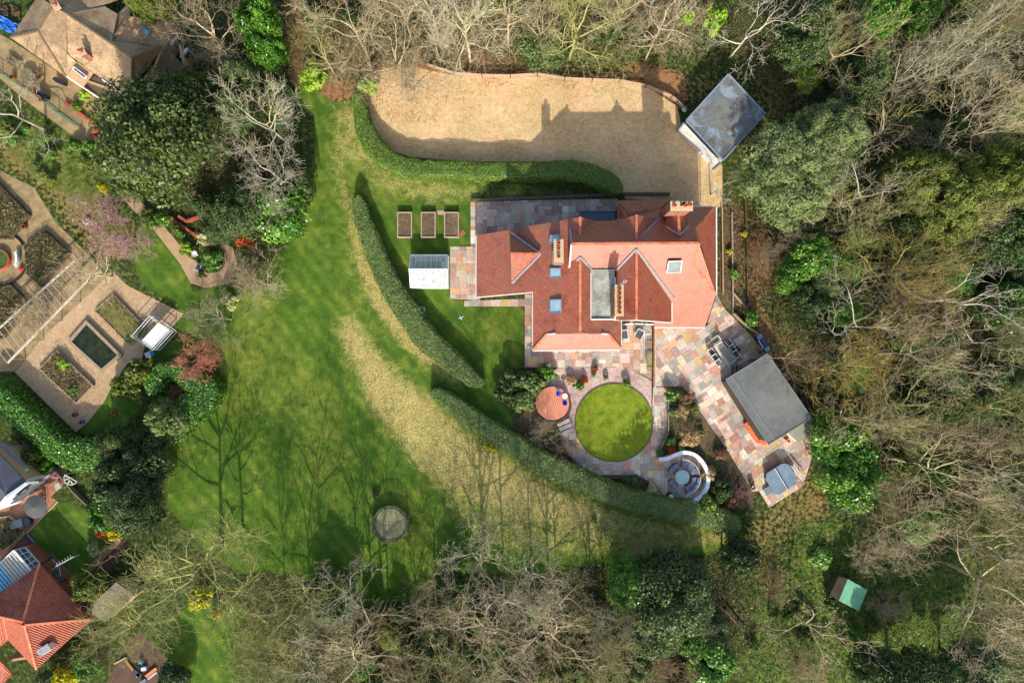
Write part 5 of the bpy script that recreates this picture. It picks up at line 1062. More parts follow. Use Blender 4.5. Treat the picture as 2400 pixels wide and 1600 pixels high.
def foliage(seed, R=4., Hc=5., z0=2., nleaf=9000, size=.2, clump=.3, nclump=60, mat=None, name='evergreen_tree', trunk=True, hemi=.25, asp=.6):
    rs = np.random.RandomState(seed); t = thing(name, '', 'tree'); cl = rs.normal(size=(nclump, 3)); cl /= np.linalg.norm(cl, axis=1)[:, None]; cl[:, 2] = np.abs(cl[:, 2])*(1+hemi)-hemi
    rad = rs.uniform(.62, 1.0, nclump)[:, None]; cc = cl*rad*np.array([R*(1-clump*.6), R*(1-clump*.6), Hc*.62])+np.array([0, 0, z0+Hc*.35])
    cr = rs.uniform(.6, 1.25, nclump)*R*clump; idx = rs.randint(0, nclump, nleaf); d = rs.normal(size=(nleaf, 3)); d /= np.linalg.norm(d, axis=1)[:, None]; d[:, 2] = np.where(d[:, 2] < -.3, -d[:, 2], d[:, 2])
    Pn = cc[idx]+d*cr[idx][:, None]*rs.uniform(.72, 1.06, nleaf)[:, None]*np.array([1, 1, .8]); N = d+rs.normal(size=d.shape)*.55+np.array([0, 0, .35]); N /= np.linalg.norm(N, axis=1)[:, None]
    Pn[:, 2] = np.maximum(Pn[:, 2], .05); V, F_ = leaves(Pn, N, size*rs.uniform(.6, 1.3, nleaf), asp); at = .5*rs.rand(nleaf)+.5*rs.rand(nclump)[idx]
    o = mesh_np('crown', V, F_, mat or L_DARK, t, {'rnd': ('FACE', at)})
    b = MB()
    for k in range(nclump//2):
        c = cc[k]; b.ball((c[0]*.88, c[1]*.88, max(.3, c[2]*.88)), cr[k]*.72, 7, sz=.8, jit=.12)
    core = b.build('inner_crown', mat or L_DARK, None, uv=False); core.parent = t
    if trunk:
        q = MB()
        for k in range(4): q.cyl((0, 0, (z0+Hc*.4)*k/4), .22-.03*k, .19-.03*k, (z0+Hc*.4)/4+.02, 8)
        for k in range(6): a = k*1.05; q.bar((0, 0, z0*.8+k*.1), (R*.6*math.cos(a), R*.6*math.sin(a), z0+Hc*.4), .1, .1)
        o = q.build('trunk', T_DARK, None, uv=False); o.parent = t
    return t
PR = {}
for i in range(3): PR['oak%d' % i] = tree_proto('bare_tree', grow_tree(10+i, 12, 5, .3, 7, (6, 5, 5), wob=.27, r0=.22, twig=.016), T_GREY, T_GREY)          # R 5 h 12
for i in range(2): PR['fine%d' % i] = tree_proto('bare_tree', grow_tree(20+i, 11, 4.6, .22, 8, (6, 6, 4), wob=.24, up=.45, twig=.013, r0=.22), T_TAN, T_TAN)
for i in range(2): PR['open%d' % i] = tree_proto('bare_tree', grow_tree(30+i, 11, 5, .25, 5, (4, 4, 4), wob=.3, up=.1, r0=.24, twig=.019), T_WHITE, T_WHITE)
for i in range(2): PR['shrub%d' % i] = tree_proto('bare_shrub', grow_tree(40+i, 3, 2.4, 0, 12, (6, 5, 4), wob=.22, up=.3, r0=.09, multi=True, spread=(8, 65), twig=.011), T_TAN, T_TAN)
PR['blossom'] = tree_proto('blossom_tree', grow_tree(51, 5, 3.2, .2, 7, (5, 5, 4), r0=.1), T_BROWN, T_PINK, (4000, .12, .055, L_PINK))
PR['acer'] = tree_proto('red_maple', grow_tree(52, 3.5, 2.6, .15, 9, (6, 5, 4), r0=.08, spread=(30, 80)), T_BROWN, T_RED, (2200, .09, .045, L_RED))
for i in range(2): PR['ever%d' % i] = foliage(60+i, 4, 5, 2.5, 17000, .13, .27, 85, L_DARK)
for i in range(2): PR['laurel%d' % i] = foliage(70+i, 3, 3, .6, 10000, .15, .3, 45, L_BRIGHT, 'laurel_bush', False)
PR['soft0'] = foliage(80, 4, 3.5, 2, 24000, .15, .15, 170, L_BLUE, asp=.2); PR['soft1'] = foliage(81, 4, 3.5, 2, 24000, .15, .15, 170, L_OLIVE, asp=.2)
for i in range(2): PR['bush%d' % i] = foliage(90+i, 1, .9, .1, 1300, .1, .36, 16, L_HEDGEG, 'shrub', False)
BASE = dict(oak=(5.6, 12), fine=(5.2, 11), open=(5.6, 11), shrub=(2.9, 3.2), blossom=(3.6, 5), acer=(3.0, 3.2), ever=(4.2, 6.5), laurel=(3.1, 3.2), soft=(4.1, 5), bush=(1.0, .9))
def tree(kind, px, py, Rpx, h, label, mats=None, cat=None, group=None, name=None, rot=None):
    """crown seen centred at photo point px,py with radius Rpx; h = height in metres; the trunk stands where that crown puts it"""
    k = kind.rstrip('0123456789'); br_, bh = BASE[k]; hc = h*(.66 if k in ('oak', 'fine', 'open', 'blossom') else .55)
    x, y, _ = P(px, py, hc); s = Rpx/S*(1-hc/CH)/br_; z = h/bh
    o = dup(PR[kind], (x, y, -.02), random.uniform(0, 6.28) if rot is None else rot, label, (s, s*random.uniform(.94, 1.06), z), group, mats)
    if cat: o['category'] = cat
    if name: o.name = name
    return o
def mm(t, c=None): return {'trunk': t, 'crown': c or t}
def lm(m): return {'crown': m, 'inner_crown': m}
rr_ = lambda k, n: k+str(random.randint(0, n-1))
# --- trees singled out in the photograph ---
big = [
 ('ever0',385,330,150,12,'huge dark evergreen tree hiding the corner of the bungalow',lm(L_OAK)), ('ever1',330,400,85,9,'lower left lobe-like dark evergreen below the huge one',lm(L_OAK)), ('ever1',470,230,62,8,'dark evergreen close to the right of the bungalow',lm(L_OAK)),
 ('laurel0',612,60,58,8,'bright green ivy clad tree beside the top of the dirt track',lm(L_BRIGHT)), ('laurel1',628,120,50,6,'bright glossy green tree below the ivy clad one by the track',lm(L_BRIGHT)), ('ever0',372,22,52,9,'drooping green conifer over the bungalow roof at the top edge',lm(L_OLIVE)),
 ('fine0',490,70,88,9,'tan bare tree between the bungalow and the bright green tree',mm(T_TAN)), ('shrub0',505,135,50,4,'dense tan bare shrub just right of the bungalow',mm(T_TAN)), ('ever1',575,185,46,6,'dark shrub under the bright green tree by the track',lm(L_DARK)),
 ('bush1',655,215,24,3.5,'clipped blue green conifer column beside the grass track',lm(L_BLUE)), ('bush0',652,255,22,3,'small clipped green shrub below the conifer column',lm(L_HEDGE)), ('ever0',560,270,60,6,'dark evergreen right of the huge evergreen tree',lm(L_DARK)),
 ('oak0',622,290,84,12,'pale grey bare tree leaning over the grass by the left hedge bank',mm(T_GREY)), ('oak1',645,410,80,11,'tangled pale grey bare tree above the bright laurel mound',mm(T_WHITE)), ('laurel0',655,505,78,5,'bright yellow green laurel mound on the left edge of the lawn',lm(L_BRIGHT)), ('laurel1',690,430,50,5,'green ivy under the pale bare tree',lm(L_DARK)),
 ('ever0',570,500,70,6,'dark green shrub left of the bright laurel mound',lm(L_DARK)), ('bush0',572,556,24,2.6,'rust orange shrub among the dark shrubs by the curved path',lm(L_ORNG)), ('shrub0',610,665,62,4,'fuzzy tan bare shrub standing on the left of the lawn',mm(T_TAN)), ('shrub1',590,640,40,3,'smaller tan bare shrub above the fuzzy one on the lawn edge',mm(T_TAN)),
 ('oak2',508,745,58,6,'grey bare spreading tree above the coral maple',mm(T_GREY)), ('bush0',541,700,24,2.2,'cream variegated bush on the lawn edge',lm(L_CREAM)), ('acer',470,842,46,3.6,'coral red twiggy maple at the left edge of the lawn',None), ('acer',512,830,22,3,'bright pink red twiggy maple touching the coral one',None),
 ('blossom',272,545,66,6,'pink blossom tree in the formal garden borders',None), ('blossom',318,590,42,5,'smaller paler pink blossom tree beside the lawn strip',None), ('fine1',215,640,70,6,'pale bare tree over the end of the pergola',mm(T_TAN)), ('shrub1',80,745,50,4,'pale pinkish bare climber over the pergola middle',mm(T_TAN)),
 ('open0',20,265,95,9,'white barked bare birch leaning at the left edge',mm(T_WHITE)), ('bush1',250,440,16,2,'bright yellow shrub by the curved path',lm(L_YEL)), ('bush0',378,512,20,1.6,'green shrub above the brick wall',lm(L_BRIGHT)), ('bush1',484,557,20,1.6,'pale variegated round shrub below the brick wall',lm(L_CREAM)), ('bush0',440,580,18,1.4,'yellow green tufty shrub by the curved path',lm(L_LIME)),
 ('bush1',500,610,27,.9,'low clipped green dome inside the curved path end',lm(L_BRIGHT)), ('bush0',475,641,12,1.0,'small round clipped ball at the path end',lm(L_OAK)), ('bush1',492,480,26,2,'pale grey green feathery shrub beside the trough',lm(L_CREAM)),
 ('laurel1',480,480,30,3,'dark shrub right of the trough',lm(L_DARK)), ('ever1',520,540,40,4,'dark evergreen shrub above the oval lawn',lm(L_DARK)),
 ('laurel0',290,1130,72,6,'dark rounded evergreen left of the big lawn',lm(L_DARK)), ('laurel1',345,1085,62,5,'mid green evergreen at the corner of the big lawn',lm(L_DARK)), ('ever0',330,1185,72,7,'dark evergreen mass at the lower left of the big lawn',lm(L_DARK)), ('laurel0',255,1195,50,5,'green rounded bush above the red shrub',lm(L_BRIGHT)),
 ('laurel1',395,980,52,4,'grey green shrub at the left edge of the big lawn',lm(L_HEDGE)), ('laurel0',355,1030,46,4,'green shrub joining the laurel hedges',lm(L_DARK)), ('ever1',280,1040,50,5,'dark feathery conifer between the two laurel hedges',lm(L_OAK)), ('bush0',295,900,38,3,'green shrub at the corner of the gravel garden',lm(L_OLIVE)), ('bush1',330,870,34,3,'yellow green spreading conifer at the gravel corner',lm(L_OLIVE)), ('bush0',420,925,34,1.2,'brown dead patch of shrub inside the laurel ring',lm(L_BROWN)),
 ('bush0',240,1247,18,1.6,'bright red orange mound shrub by the little lawn',lm(L_ORNG)), ('bush1',272,1244,22,1.7,'lime yellow shrub beside the red mound',lm(L_YEL)), ('bush0',226,1285,20,1.6,'cream flowering shrub at the corner of the little lawn',lm(L_CREAM)), ('bush1',250,1218,20,1.4,'straw coloured grass clump above the red mound',lm(L_STRAW)),
 ('bush0',155,1573,30,3,'round golden yellow shrub at the bottom left',lm(L_YEL)), ('laurel0',205,1555,40,3,'yellow green bush right of the golden shrub',lm(L_BRIGHT)), ('ever0',120,1600,44,3,'dark shrub at the bottom edge below the red roof',lm(L_DARK)), ('bush1',470,1400,32,2,'bright yellow forsythia under the big olive tree',lm(L_YEL)), ('bush0',508,1438,16,1.5,'small bright yellow shrub at the edge of the lower lawn',lm(L_YEL)), ('laurel1',215,1370,40,4,'yellow olive shrub left of the grey shed',lm(L_OLIVE)), ('bush0',75,1075,28,2.5,'olive shrub in the bed beside the pale flat roof',lm(L_OLIVE)), ('bush1',108,1095,18,1.6,'green fern-like shrub beside the olive one',lm(L_BRIGHT)), ('bush0',85,1113,18,1.4,'pale variegated shrub beside the white gable',lm(L_CREAM)), ('bush1',128,1110,12,1,'purple leaved small shrub by the terrace',lm(L_PINK)), ('laurel0',410,1590,44,3,'green bush below the round white table',lm(L_DARK)), ('shrub0',230,1520,46,3,'dark grey twiggy shrub at the cluttered yard',mm(T_DARK)),
 ('fine0',440,1340,150,13,'very wide olive tinted bare tree at the lower left',mm(T_OLIVE)), ('fine1',300,1470,95,9,'golden olive bare tree above the cluttered yard',mm(T_OLIVE)), ('fine0',625,1470,60,10,'slim grey bare tree at the edge of the lower lawn',mm(T_OLIVE)), ('fine1',520,1270,85,9,'thin olive bare tree at the lawn bottom left',mm(T_OLIVE)),
 ('oak1',700,1400,95,13,'upright bare tree reaching into the lawn bottom',mm(T_OLIVE)), ('oak2',680,1560,90,12,'olive bare tree at the bottom edge left of middle',mm(T_OLIVE)), ('open1',865,1475,100,12,'broad bare tree with long bare limbs under the trampoline',mm(T_TAN)), ('oak0',840,1560,110,12,'grey tangled bare tree at the bottom edge below the broad one',mm(T_TAN)),
 ('fine0',1010,1370,52,6,'small fan shaped bare tree at the bottom of the lawn',mm(T_TAN)), ('oak1',1125,1330,105,12,'pale grey bare tree left of the dark conifer',mm(T_GREY)), ('oak2',1250,1360,90,12,'silvery bare tree beside the dark conifer',mm(T_GREY)), ('fine1',1130,1480,125,13,'dense tan bare tree at the bottom middle',mm(T_TAN)), ('oak0',1010,1560,90,11,'yellowish bare tree at the bottom edge near the grey bin',mm(T_OLIVE)), ('oak1',1300,1500,105,12,'brown grey bare tree at the bottom right of middle',mm(T_TAN)), ('oak2',1400,1570,105,11,'olive bare tree on the bottom edge below the conifer',mm(T_OLIVE)), ('fine0',1225,1590,70,9,'dark fine twigged bare tree on the bottom edge',mm(T_BROWN)), ('shrub1',1560,1550,75,4,'brown fine bare shrub on the bottom edge',mm(T_BROWN)),('open1',1180,1420,80,12,'bare tree with pale thick limbs at bottom middle',mm(T_WHITE)),
 ('ever0',1560,1380,112,9,'very dark big evergreen at the bottom centre right',lm(L_DARK)), ('ever1',1470,1360,66,7,'fresh green evergreen left of the very dark one',lm(L_BRIGHT)), ('ever1',1520,1460,80,7,'dark evergreen lobe below the very dark one',lm(L_DARK)), ('laurel0',1615,1430,64,5,'grey green evergreen lobe right of the very dark one',lm(L_BLUE)), ('bush0',1583,1366,14,7.5,'lime leaved sprig on the dark evergreen',lm(L_LIME)), ('laurel1',1735,1300,52,4,'dark ivy covered stump below the hedge end',lm(L_DARK)), ('laurel0',1660,1545,68,4,'green laurel near the bottom edge right of middle',lm(L_BRIGHT)), ('laurel1',1390,1450,40,3,'green bush under the bare trees below the conifer',lm(L_OLIVE)), ('laurel1',970,1580,50,4,'dark green bush by the grey bin',lm(L_DARK)), ('laurel0',1105,1515,36,4,'dark green bush under the bare bottom trees',lm(L_DARK)), ('laurel0',1060,1370,46,4,'dark ivy bush at the bottom lawn edge',lm(L_DARK)), ('laurel1',780,1400,70,4,'dark bush behind the upright bare tree',lm(L_DARK)),
 ('laurel0',1975,1040,82,6,'glossy bright green laurel tree right of the hot tub',lm(L_BRIGHT)), ('laurel1',1990,1120,78,6,'glossy green laurel tree lower right of the hot tub',lm(L_BRIGHT)), ('laurel0',1940,1000,50,5,'glossy green laurel beside the garden room corner',lm(L_BRIGHT)), ('laurel1',1985,1160,50,4,'lower green laurel above the rough grass',lm(L_DARK)),
 ('soft0',1850,410,140,8,'broad soft green evergreen right of the garage',lm(L_SOFT)), ('soft0',1930,330,95,9,'soft green evergreen crown upper right of the garage',lm(L_SOFT)), ('soft1',2210,470,115,11,'wide yellow olive evergreen at the right',lm(L_OLIVE)), ('soft1',2330,430,95,11,'yellow olive evergreen near the right edge',lm(L_OLIVE)), ('soft1',2120,420,70,9,'olive evergreen left of the wide olive one',lm(L_OLIVE)),
 ('laurel1',1900,600,62,5,'bright green bush in the wood right of the house',lm(L_BRIGHT)), ('laurel0',1855,650,46,4,'green bush at the edge of the leafy bank',lm(L_BRIGHT)), ('laurel0',1895,700,50,4,'green bush below the bright one right of the house',lm(L_DARK)), ('ever1',2090,560,60,8,'dark evergreen below the white branched tree',lm(L_DARK)), ('ever0',2330,560,80,9,'dark glossy evergreen at the right edge',lm(L_DARK)), ('laurel0',2350,720,70,5,'bright green undergrowth tree at the right edge',lm(L_BRIGHT)),
 ('ever1',1880,95,80,9,'dark green ivy clad tree left of the lane',lm(L_DARK)), ('laurel0',2055,35,62,9,'bright green tree left of the lane at the top',lm(L_BRIGHT)), ('ever1',2010,205,75,7,'dark evergreen below the lane',lm(L_DARK)), ('bush1',1888,188,34,3,'lime green bush in the wood above the garage',lm(L_LIME)), ('bush0',1607,48,20,3,'small lime leafed sprig at the top middle right',lm(L_LIME)), ('bush1',1672,48,30,3,'wider lime leafed sprig right of the small one',lm(L_LIME)), ('laurel1',1270,105,62,5,'dark green bush at the top edge of the drive bank',lm(L_DARK)), ('laurel0',1420,60,50,5,'dark green bush in the top bank',lm(L_DARK)), ('laurel0',1490,90,55,4,'green bush in the top bank right of the dark one',lm(L_OAK)), ('bush0',860,205,26,2.5,'yellow green leafy shrub at the left end of the drive',lm(L_LIME)), ('bush1',735,180,34,2,'fresh green low shrub beside the dirt track',lm(L_LIME)),
 ('ever0',2130,1590,95,8,'dark evergreen at the bottom right',lm(L_DARK)), ('ever1',2260,1560,85,8,'blue green evergreen at the bottom right corner',lm(L_BLUE)), ('laurel1',2050,1560,62,6,'dark green bush at the bottom right beside the evergreens',lm(L_DARK)), ('open0',1745,1465,105,11,'dark barked leaning bare tree in the lower right clearing',mm(T_DARK)),
 ('open1',1905,1480,80,9,'low dark branched bare tree below the green shed',mm(T_TAN)), ('shrub0',1820,1380,42,2,'brown scrubby bush left of the green shed',mm(T_BROWN)), ('shrub1',2080,1420,46,2.2,'tan scrubby bush right of the green shed',mm(T_TAN)), ('shrub0',2040,1300,50,3,'tan bare shrub above the green shed',mm(T_TAN)), ('shrub1',1880,1560,60,3,'brown bare shrub at the bottom edge of the clearing',mm(T_BROWN)), ('bush0',1930,1310,30,1,'bright green scrub above left of the green shed',lm(L_BRIGHT)), ('bush1',1870,1440,34,1,'green scrub lower left of the green shed',lm(L_OLIVE)),
 ('open0',2340,1380,140,13,'grey limbed bare tree arching in from the right edge',mm(T_TAN)), ('fine0',2330,1290,120,12,'dense tan bare crown at the right edge',mm(T_TAN)), ('fine1',2350,1480,110,12,'tan bare crown above the corner evergreens',mm(T_TAN)), ('fine1',2120,1250,78,9,'pale tan bare crown above the green shed',mm(T_TAN)),
 ('open1',1760,70,72,11,'white limbed bare tree at the top right of the garage',mm(T_WHITE)), ('open0',1560,40,70,12,'white limbed bare tree at the top edge',mm(T_WHITE)), ('open0',2020,455,80,11,'white branched bare tree beside the soft evergreens',mm(T_WHITE)), ('open1',2080,300,80,10,'bare tree with pale crooked limbs below the lane',mm(T_TAN)), ('open1',1690,440,50,6,'thin bare branches over the drive corner by the house',mm(T_WHITE)),
 ('oak0',830,70,95,12,'grey bare tree at the top left of the drive',mm(T_TAN)), ('fine1',755,130,62,8,'tan twiggy bare tree beside the dirt track',mm(T_OLIVE)), ('oak1',925,140,90,12,'bare tree casting its branches over the drive',mm(T_TAN)), ('oak2',1090,60,110,14,'large pale bare tree at the top middle',mm(T_GREY)), ('oak0',1190,30,90,13,'pale bare tree at the top edge right of the large one',mm(T_TAN)), ('fine0',1350,60,110,13,'fan shaped bare tree above the drive fence',mm(T_OLIVE)), ('oak1',1010,20,80,13,'bare tree on the top edge left of the large pale one',mm(T_TAN)), ('fine1',870,160,75,7,'low tan bare tree at the left end of the drive',mm(T_TAN)), ('shrub0',960,190,70,5,'low tan twiggy shrub spilling onto the drive',mm(T_TAN)), ('oak2',1460,20,75,12,'bare tree on the top edge above the bank',mm(T_TAN)),
 ('oak0',1960,130,80,10,'grey tangled bare tree left of the dark evergreen near the lane',mm(T_TAN)), ('oak1',2300,70,105,12,'grey bare tree in the top right corner',mm(T_GREY)), ('oak2',2200,170,85,10,'bare tree beside the lane',mm(T_GREY)), ('fine0',2250,300,105,10,'dense tan bare crown at the upper right',mm(T_TAN)), ('fine1',2350,250,90,10,'tan bare crown near the upper right edge',mm(T_TAN)),
 ('fine1',2100,640,115,11,'golden tinted bare tree in the middle of the right wood',mm(T_GOLD)), ('open1',2230,700,110,12,'white fallen-looking bare tree in the right wood',mm(T_WHITE)), ('open0',2010,760,95,10,'white many stemmed bare tree right of the barbecue',mm(T_WHITE)), ('fine0',1985,850,95,8,'golden bare shrubby tree right of the garden room',mm(T_GOLD)), ('oak0',2140,830,100,11,'bare tree with long pale limbs right of the garden room',mm(T_TAN)), ('open1',2330,800,90,11,'bare pale limbed tree near the right edge',mm(T_GREY)), ('oak1',2120,950,105,11,'olive bare tree beyond the glossy laurel',mm(T_OLIVE)), ('fine0',2200,1100,110,11,'wide tan bare tree right of the glossy laurels',mm(T_TAN)), ('oak2',2330,960,100,11,'greenish bare tree at the right edge',mm(T_OLIVE)), ('oak0',2360,1110,90,11,'bare tree with white limbs at the right edge',mm(T_GREY)), ('shrub0',1850,540,60,4,'brown bare shrub on the bank right of the house',mm(T_TAN)), ('shrub1',1790,600,40,3,'thin bare shrub on the leafy bank',mm(T_TAN)),
]
for kd, x, y, r_, h, l, mt in big:
    tree(kd, x, y, r_, h, l, mt, {'b': 'shrub', 's': 'shrub'}.get(kd[0] if kd[:4] in ('bush', 'shru') else '', 'tree'))
# --- fill of the surrounding wood: each its own tree ---
BAND = [([(1780,-40),(2440,-40),(2440,1220),(2060,1220),(1880,930),(1790,700),(1800,520),(2000,350)],'crowded bare tree of the wood right of the house and garage','bare trees of the right hand wood',34),
        ([(640,1480),(690,1360),(1330,1400),(1680,1480),(1500,1640),(640,1640)],'crowded bare tree of the belt along the bottom edge','bare trees of the bottom belt',10),
        ([(880,-40),(1640,-40),(1600,90),(1250,110),(1000,110)],'crowded bare tree of the belt along the top edge','bare trees of the top belt',12)]
LMK = [('the garage',1700,280),('the lane',2150,80),('the top right corner',2400,0),('the upper right edge',2400,300),('the white branched tree',2020,455),('the wide olive evergreen',2210,470),('the soft green evergreen',1850,400),('the leafy bank',1760,600),('the golden bare tree',2100,640),('the barbecue',1785,800),('the garden room',1860,930),('the glossy laurels',1980,1080),('the middle right edge',2400,750),('the lower right edge',2400,1180),('the trampoline',910,1260),('the grey bin',974,1525),('the big dark evergreen',1560,1380),('the lower left lawn',500,1500),('the bottom edge middle',1200,1600),('the drive fence',1300,180),('the dirt track',690,80),('the large pale tree',1090,60),('the lime sprigs',1650,48),('the lower right clearing',1750,1480),('the green shed',2000,1390),('the dark ivy tree by the lane',1880,95),('the turquoise trellis',130,260),('the pink blossom tree',272,545),('the white birch',20,265),('the path bend',330,500),('the brown trough',476,490),('the formal beds',60,440),('the big oak-like evergreen',385,330),('the hot tub',1830,1120),('the bottom right evergreens',2130,1590),('the hedge end',1735,1240),('the top edge middle',1250,0),('the bottom edge right of middle',1550,1600)]
USED = set()
def where(x, y, head, grp):
    ds = sorted(LMK, key=lambda l: math.hypot(l[1]-x, l[2]-y))
    for a_, b_ in ((0, 1), (0, 2), (1, 2), (0, 3), (1, 3), (2, 3), (0, 4), (1, 4)):
        for ad in ('', ' small' if random.random() < .5 else ' wide'):
            s_ = '%s between %s and %s' % (head.replace('|', ad), ds[a_][0], ds[b_][0])
            if s_ not in USED and len(s_.split()) <= 16: USED.add(s_); return s_
    return '%s in the crowded wood' % head.replace('|', '')
TN = {}
for poly, lab, grp, n in BAND:
    xs = [p[0] for p in poly]; ys = [p[1] for p in poly]; pts = []; tries = 0
    while len(pts) < n and tries < 4000:
        tries += 1; x, y = random.uniform(min(xs), max(xs)), random.uniform(min(ys), max(ys))
        if not inside(np.array([x]), np.array([y]), poly)[0] or any(math.hypot(x-a, y-b) < 52 for a, b in pts): continue
        pts.append((x, y)); kd = random.choice(['oak0', 'oak1', 'oak2', 'fine0', 'fine1', 'oak0', 'open0', 'open1']); bm = random.choice([T_GREY, T_TAN, T_TAN, T_OLIVE, T_BROWN]); rp_ = random.uniform(46, 78); tree(kd, x, y, rp_, random.uniform(8, 11.5), where(x, y, {T_GREY.name: 'pale grey', T_TAN.name: 'tan', T_OLIVE.name: 'lichen tinted', T_BROWN.name: 'brown'}[bm.name]+'| bare tree', grp), mm(bm), 'tree', grp)
UB = [([(1790,-40),(2440,-40),(2440,1240),(2100,1240),(1960,960),(1860,700),(1860,520),(1990,350)],'low green bush under the bare trees of the right hand wood','bushes under the right hand wood',95), ([(650,1480),(690,1370),(1330,1430),(1680,1480),(1600,1640),(650,1640)],'low green bush under the bare trees along the bottom edge','bushes under the bottom belt',32),
      ([(720,-40),(1640,-40),(1600,110),(1300,110),(1000,60),(720,90)],'low green bush under the bare trees along the top edge','bushes under the top belt',16), ([(1880,1260),(2200,1320),(2200,1500),(1950,1560),(1700,1500)],'x','scrub in the lower right clearing',20), ([(0,290),(210,330),(215,480),(150,470),(40,380)],'green border plant below the turquoise trellis','border plants below the trellis',16), ([(330,480),(480,560),(440,590),(340,520)],'border plant beside the curved path','border plants by the curved path',7)]
for poly, lab, grp, n in UB:
    xs = [p[0] for p in poly]; ys = [p[1] for p in poly]; c = 0
    while c < n:
        x, y = random.uniform(min(xs), max(xs)), random.uniform(min(ys), max(ys))
        if not inside(np.array([x]), np.array([y]), poly)[0]: continue
        c += 1; small = 'border' in grp or 'scrub' in grp; tree(random.choice(['bush0', 'bush1'] if small else ['laurel0', 'laurel1', 'ever0', 'ever1']), x, y, random.uniform(9, 20) if small else random.uniform(26, 52), random.uniform(.6, 1.4) if small else random.uniform(2, 5), *(lambda m_: (where(x, y, {L_DARK.name: 'dark green', L_OAK.name: 'dull olive', L_OLIVE.name: 'yellowish', L_BRIGHT.name: 'bright green', L_SOFT.name: 'soft green'}[m_.name]+('| plant' if small else '| bush'), grp), lm(m_)))(random.choice([L_DARK, L_OAK, L_OLIVE, L_BRIGHT, L_SOFT, L_BRIGHT])), 'shrub', grp)
# --- garden bed plants ---
for x, y, r_, h, mt, l in [(1250,895,34,2.2,L_HEDGE,'grey green shrub above left of the round brick terrace'),(1225,935,32,2,L_HEDGE,'grey green shrub left of the round brick terrace'),(1285,872,26,1.6,L_BRIGHT,'green shrub tucked under the terrace wall'),(1205,890,34,2,L_DARK,'dark shrub at the corner of the inner lawn'),(1180,920,26,1.6,L_DARK,'low dark shrub left of the grey green ones'),
   (1355,905,14,1,L_BRIGHT,'green tuft on the pinkish gravel'),(150,850,16,.9,L_LIME,'leafy green clump at the top of the planted bed below the pond'),(172,915,12,.8,L_BRIGHT,'small green clump at the lower end of the planted bed'),(200,225,14,.9,L_LIME,'bright green plants in the brick edged bed on the bungalow terrace'),(178,250,14,.9,L_BRIGHT,'green plants at the left of the brick edged terrace bed'),(1390,877,8,.7,L_HEDGEG,'small green cushion on the pinkish gravel'),(1468,897,11,.8,L_BRIGHT,'bright cushion plant above the circular lawn'),(1335,890,14,.8,L_STRAW,'straw grass clump on the pinkish gravel'),(1366,890,12,.7,L_ORNG,'rusty clump on the pinkish gravel'),(1420,885,8,.6,L_HEDGE,'grey cushion plant on the pinkish gravel'),(1396,864,8,.6,L_ORNG,'small orange clump under the terrace edge'),
   (1574,925,18,1.2,L_BRIGHT,'bright green shrub in the wedge bed right of the walkway'),(1602,965,20,1,L_STRAW,'pale straw grass in the wedge bed'),(1575,968,12,.7,L_HEDGE,'grey plant at the left of the wedge bed'),(1615,1030,28,1.2,L_STRAW,'large straw grass clump above the white curved wall'),(1572,1032,14,.9,L_BRIGHT,'green ball plant above the white curved wall'),(1642,1012,14,.8,L_OLIVE,'olive cushion plant in the wedge bed'),(1628,955,12,.8,L_OLIVE,'small olive cushion near the diagonal paving'),(1595,1050,10,.9,L_BRIGHT,'green plant touching the white curved wall'),(1575,1055,12,.8,L_ORNG,'orange brown clump beside the white curved wall'),(1548,1060,10,.8,L_BRIGHT,'bright green plant at the end of the white wall'),(1605,930,18,1.2,L_BROWN,'brown twiggy plant in the wedge bed'),(1665,1110,20,1,L_STRAW,'straw grass right of the white curved wall'),(1690,1060,18,1,L_BROWN,'brown dry plant in the lower wedge bed'),
   (1690,1150,28,1.8,L_DARK,'dark shrub below the white curved wall right side'),(1660,1185,30,1.8,L_HEDGEG,'green shrub at the end of the clipped hedge'),(1720,1170,26,1.2,L_BROWN,'reddish brown twiggy shrub below the paving tip'),(1530,1148,20,.8,L_CREAM,'cream and brown speckled shrub at the left of the seating circle'),(1475,1130,26,.9,L_OAK,'low dark mound in the curved bed'),(1757,745,22,1.6,L_BRIGHT,'green shrub between the paving and the low fence'),(1720,640,14,.8,L_BRIGHT,'small green plant in the bed right of the house'),(1712,590,9,.6,L_YEL,'yellow flowering tuft in the bank right of the house'),(1746,548,9,.6,L_YEL,'yellow flowers on the leafy bank'),(1725,820,10,.6,L_OAK,'tiny dark plant at the patio edge'),
   (880,1157,12,.6,L_DARK,'small dark sapling behind the trampoline'),(1150,1045,14,.9,L_YEL,'yellow flowering tuft on the straw slope below the hedge'),(1392,1218,9,.4,L_HEDGEG,'small green tuft on the mossy slope below the hedge')]:
    tree(random.choice(['bush0', 'bush1']), x, y, r_, h, l, lm(mt), 'plant')
tree('shrub0', 1320, 1055, 34, 1.8, 'bare brown twiggy shrub in the curved bed by the ring path', mm(T_BROWN), 'shrub'); tree('shrub1', 1610, 1000, 30, 1.4, 'bare brown shrub in the wedge bed', mm(T_BROWN), 'shrub'); tree('shrub1', 1735, 1155, 36, 1.6, 'reddish bare shrub by the lower tip of the paving', mm(T_PINK), 'shrub'); tree('shrub0', 1500, 1275, 0.1+26, 2.5, 'bare sapling on the grass above the dark evergreen', mm(T_TAN), 'tree'); tree('shrub0', 1265, 1020, 36, 1.2, 'grey twiggy ground shrub left of the stone steps', mm(T_TAN), 'shrub')
for k, o in list(PR.items()):
    for ch in list(o.children): bpy.data.objects.remove(ch)
    bpy.data.objects.remove(o)
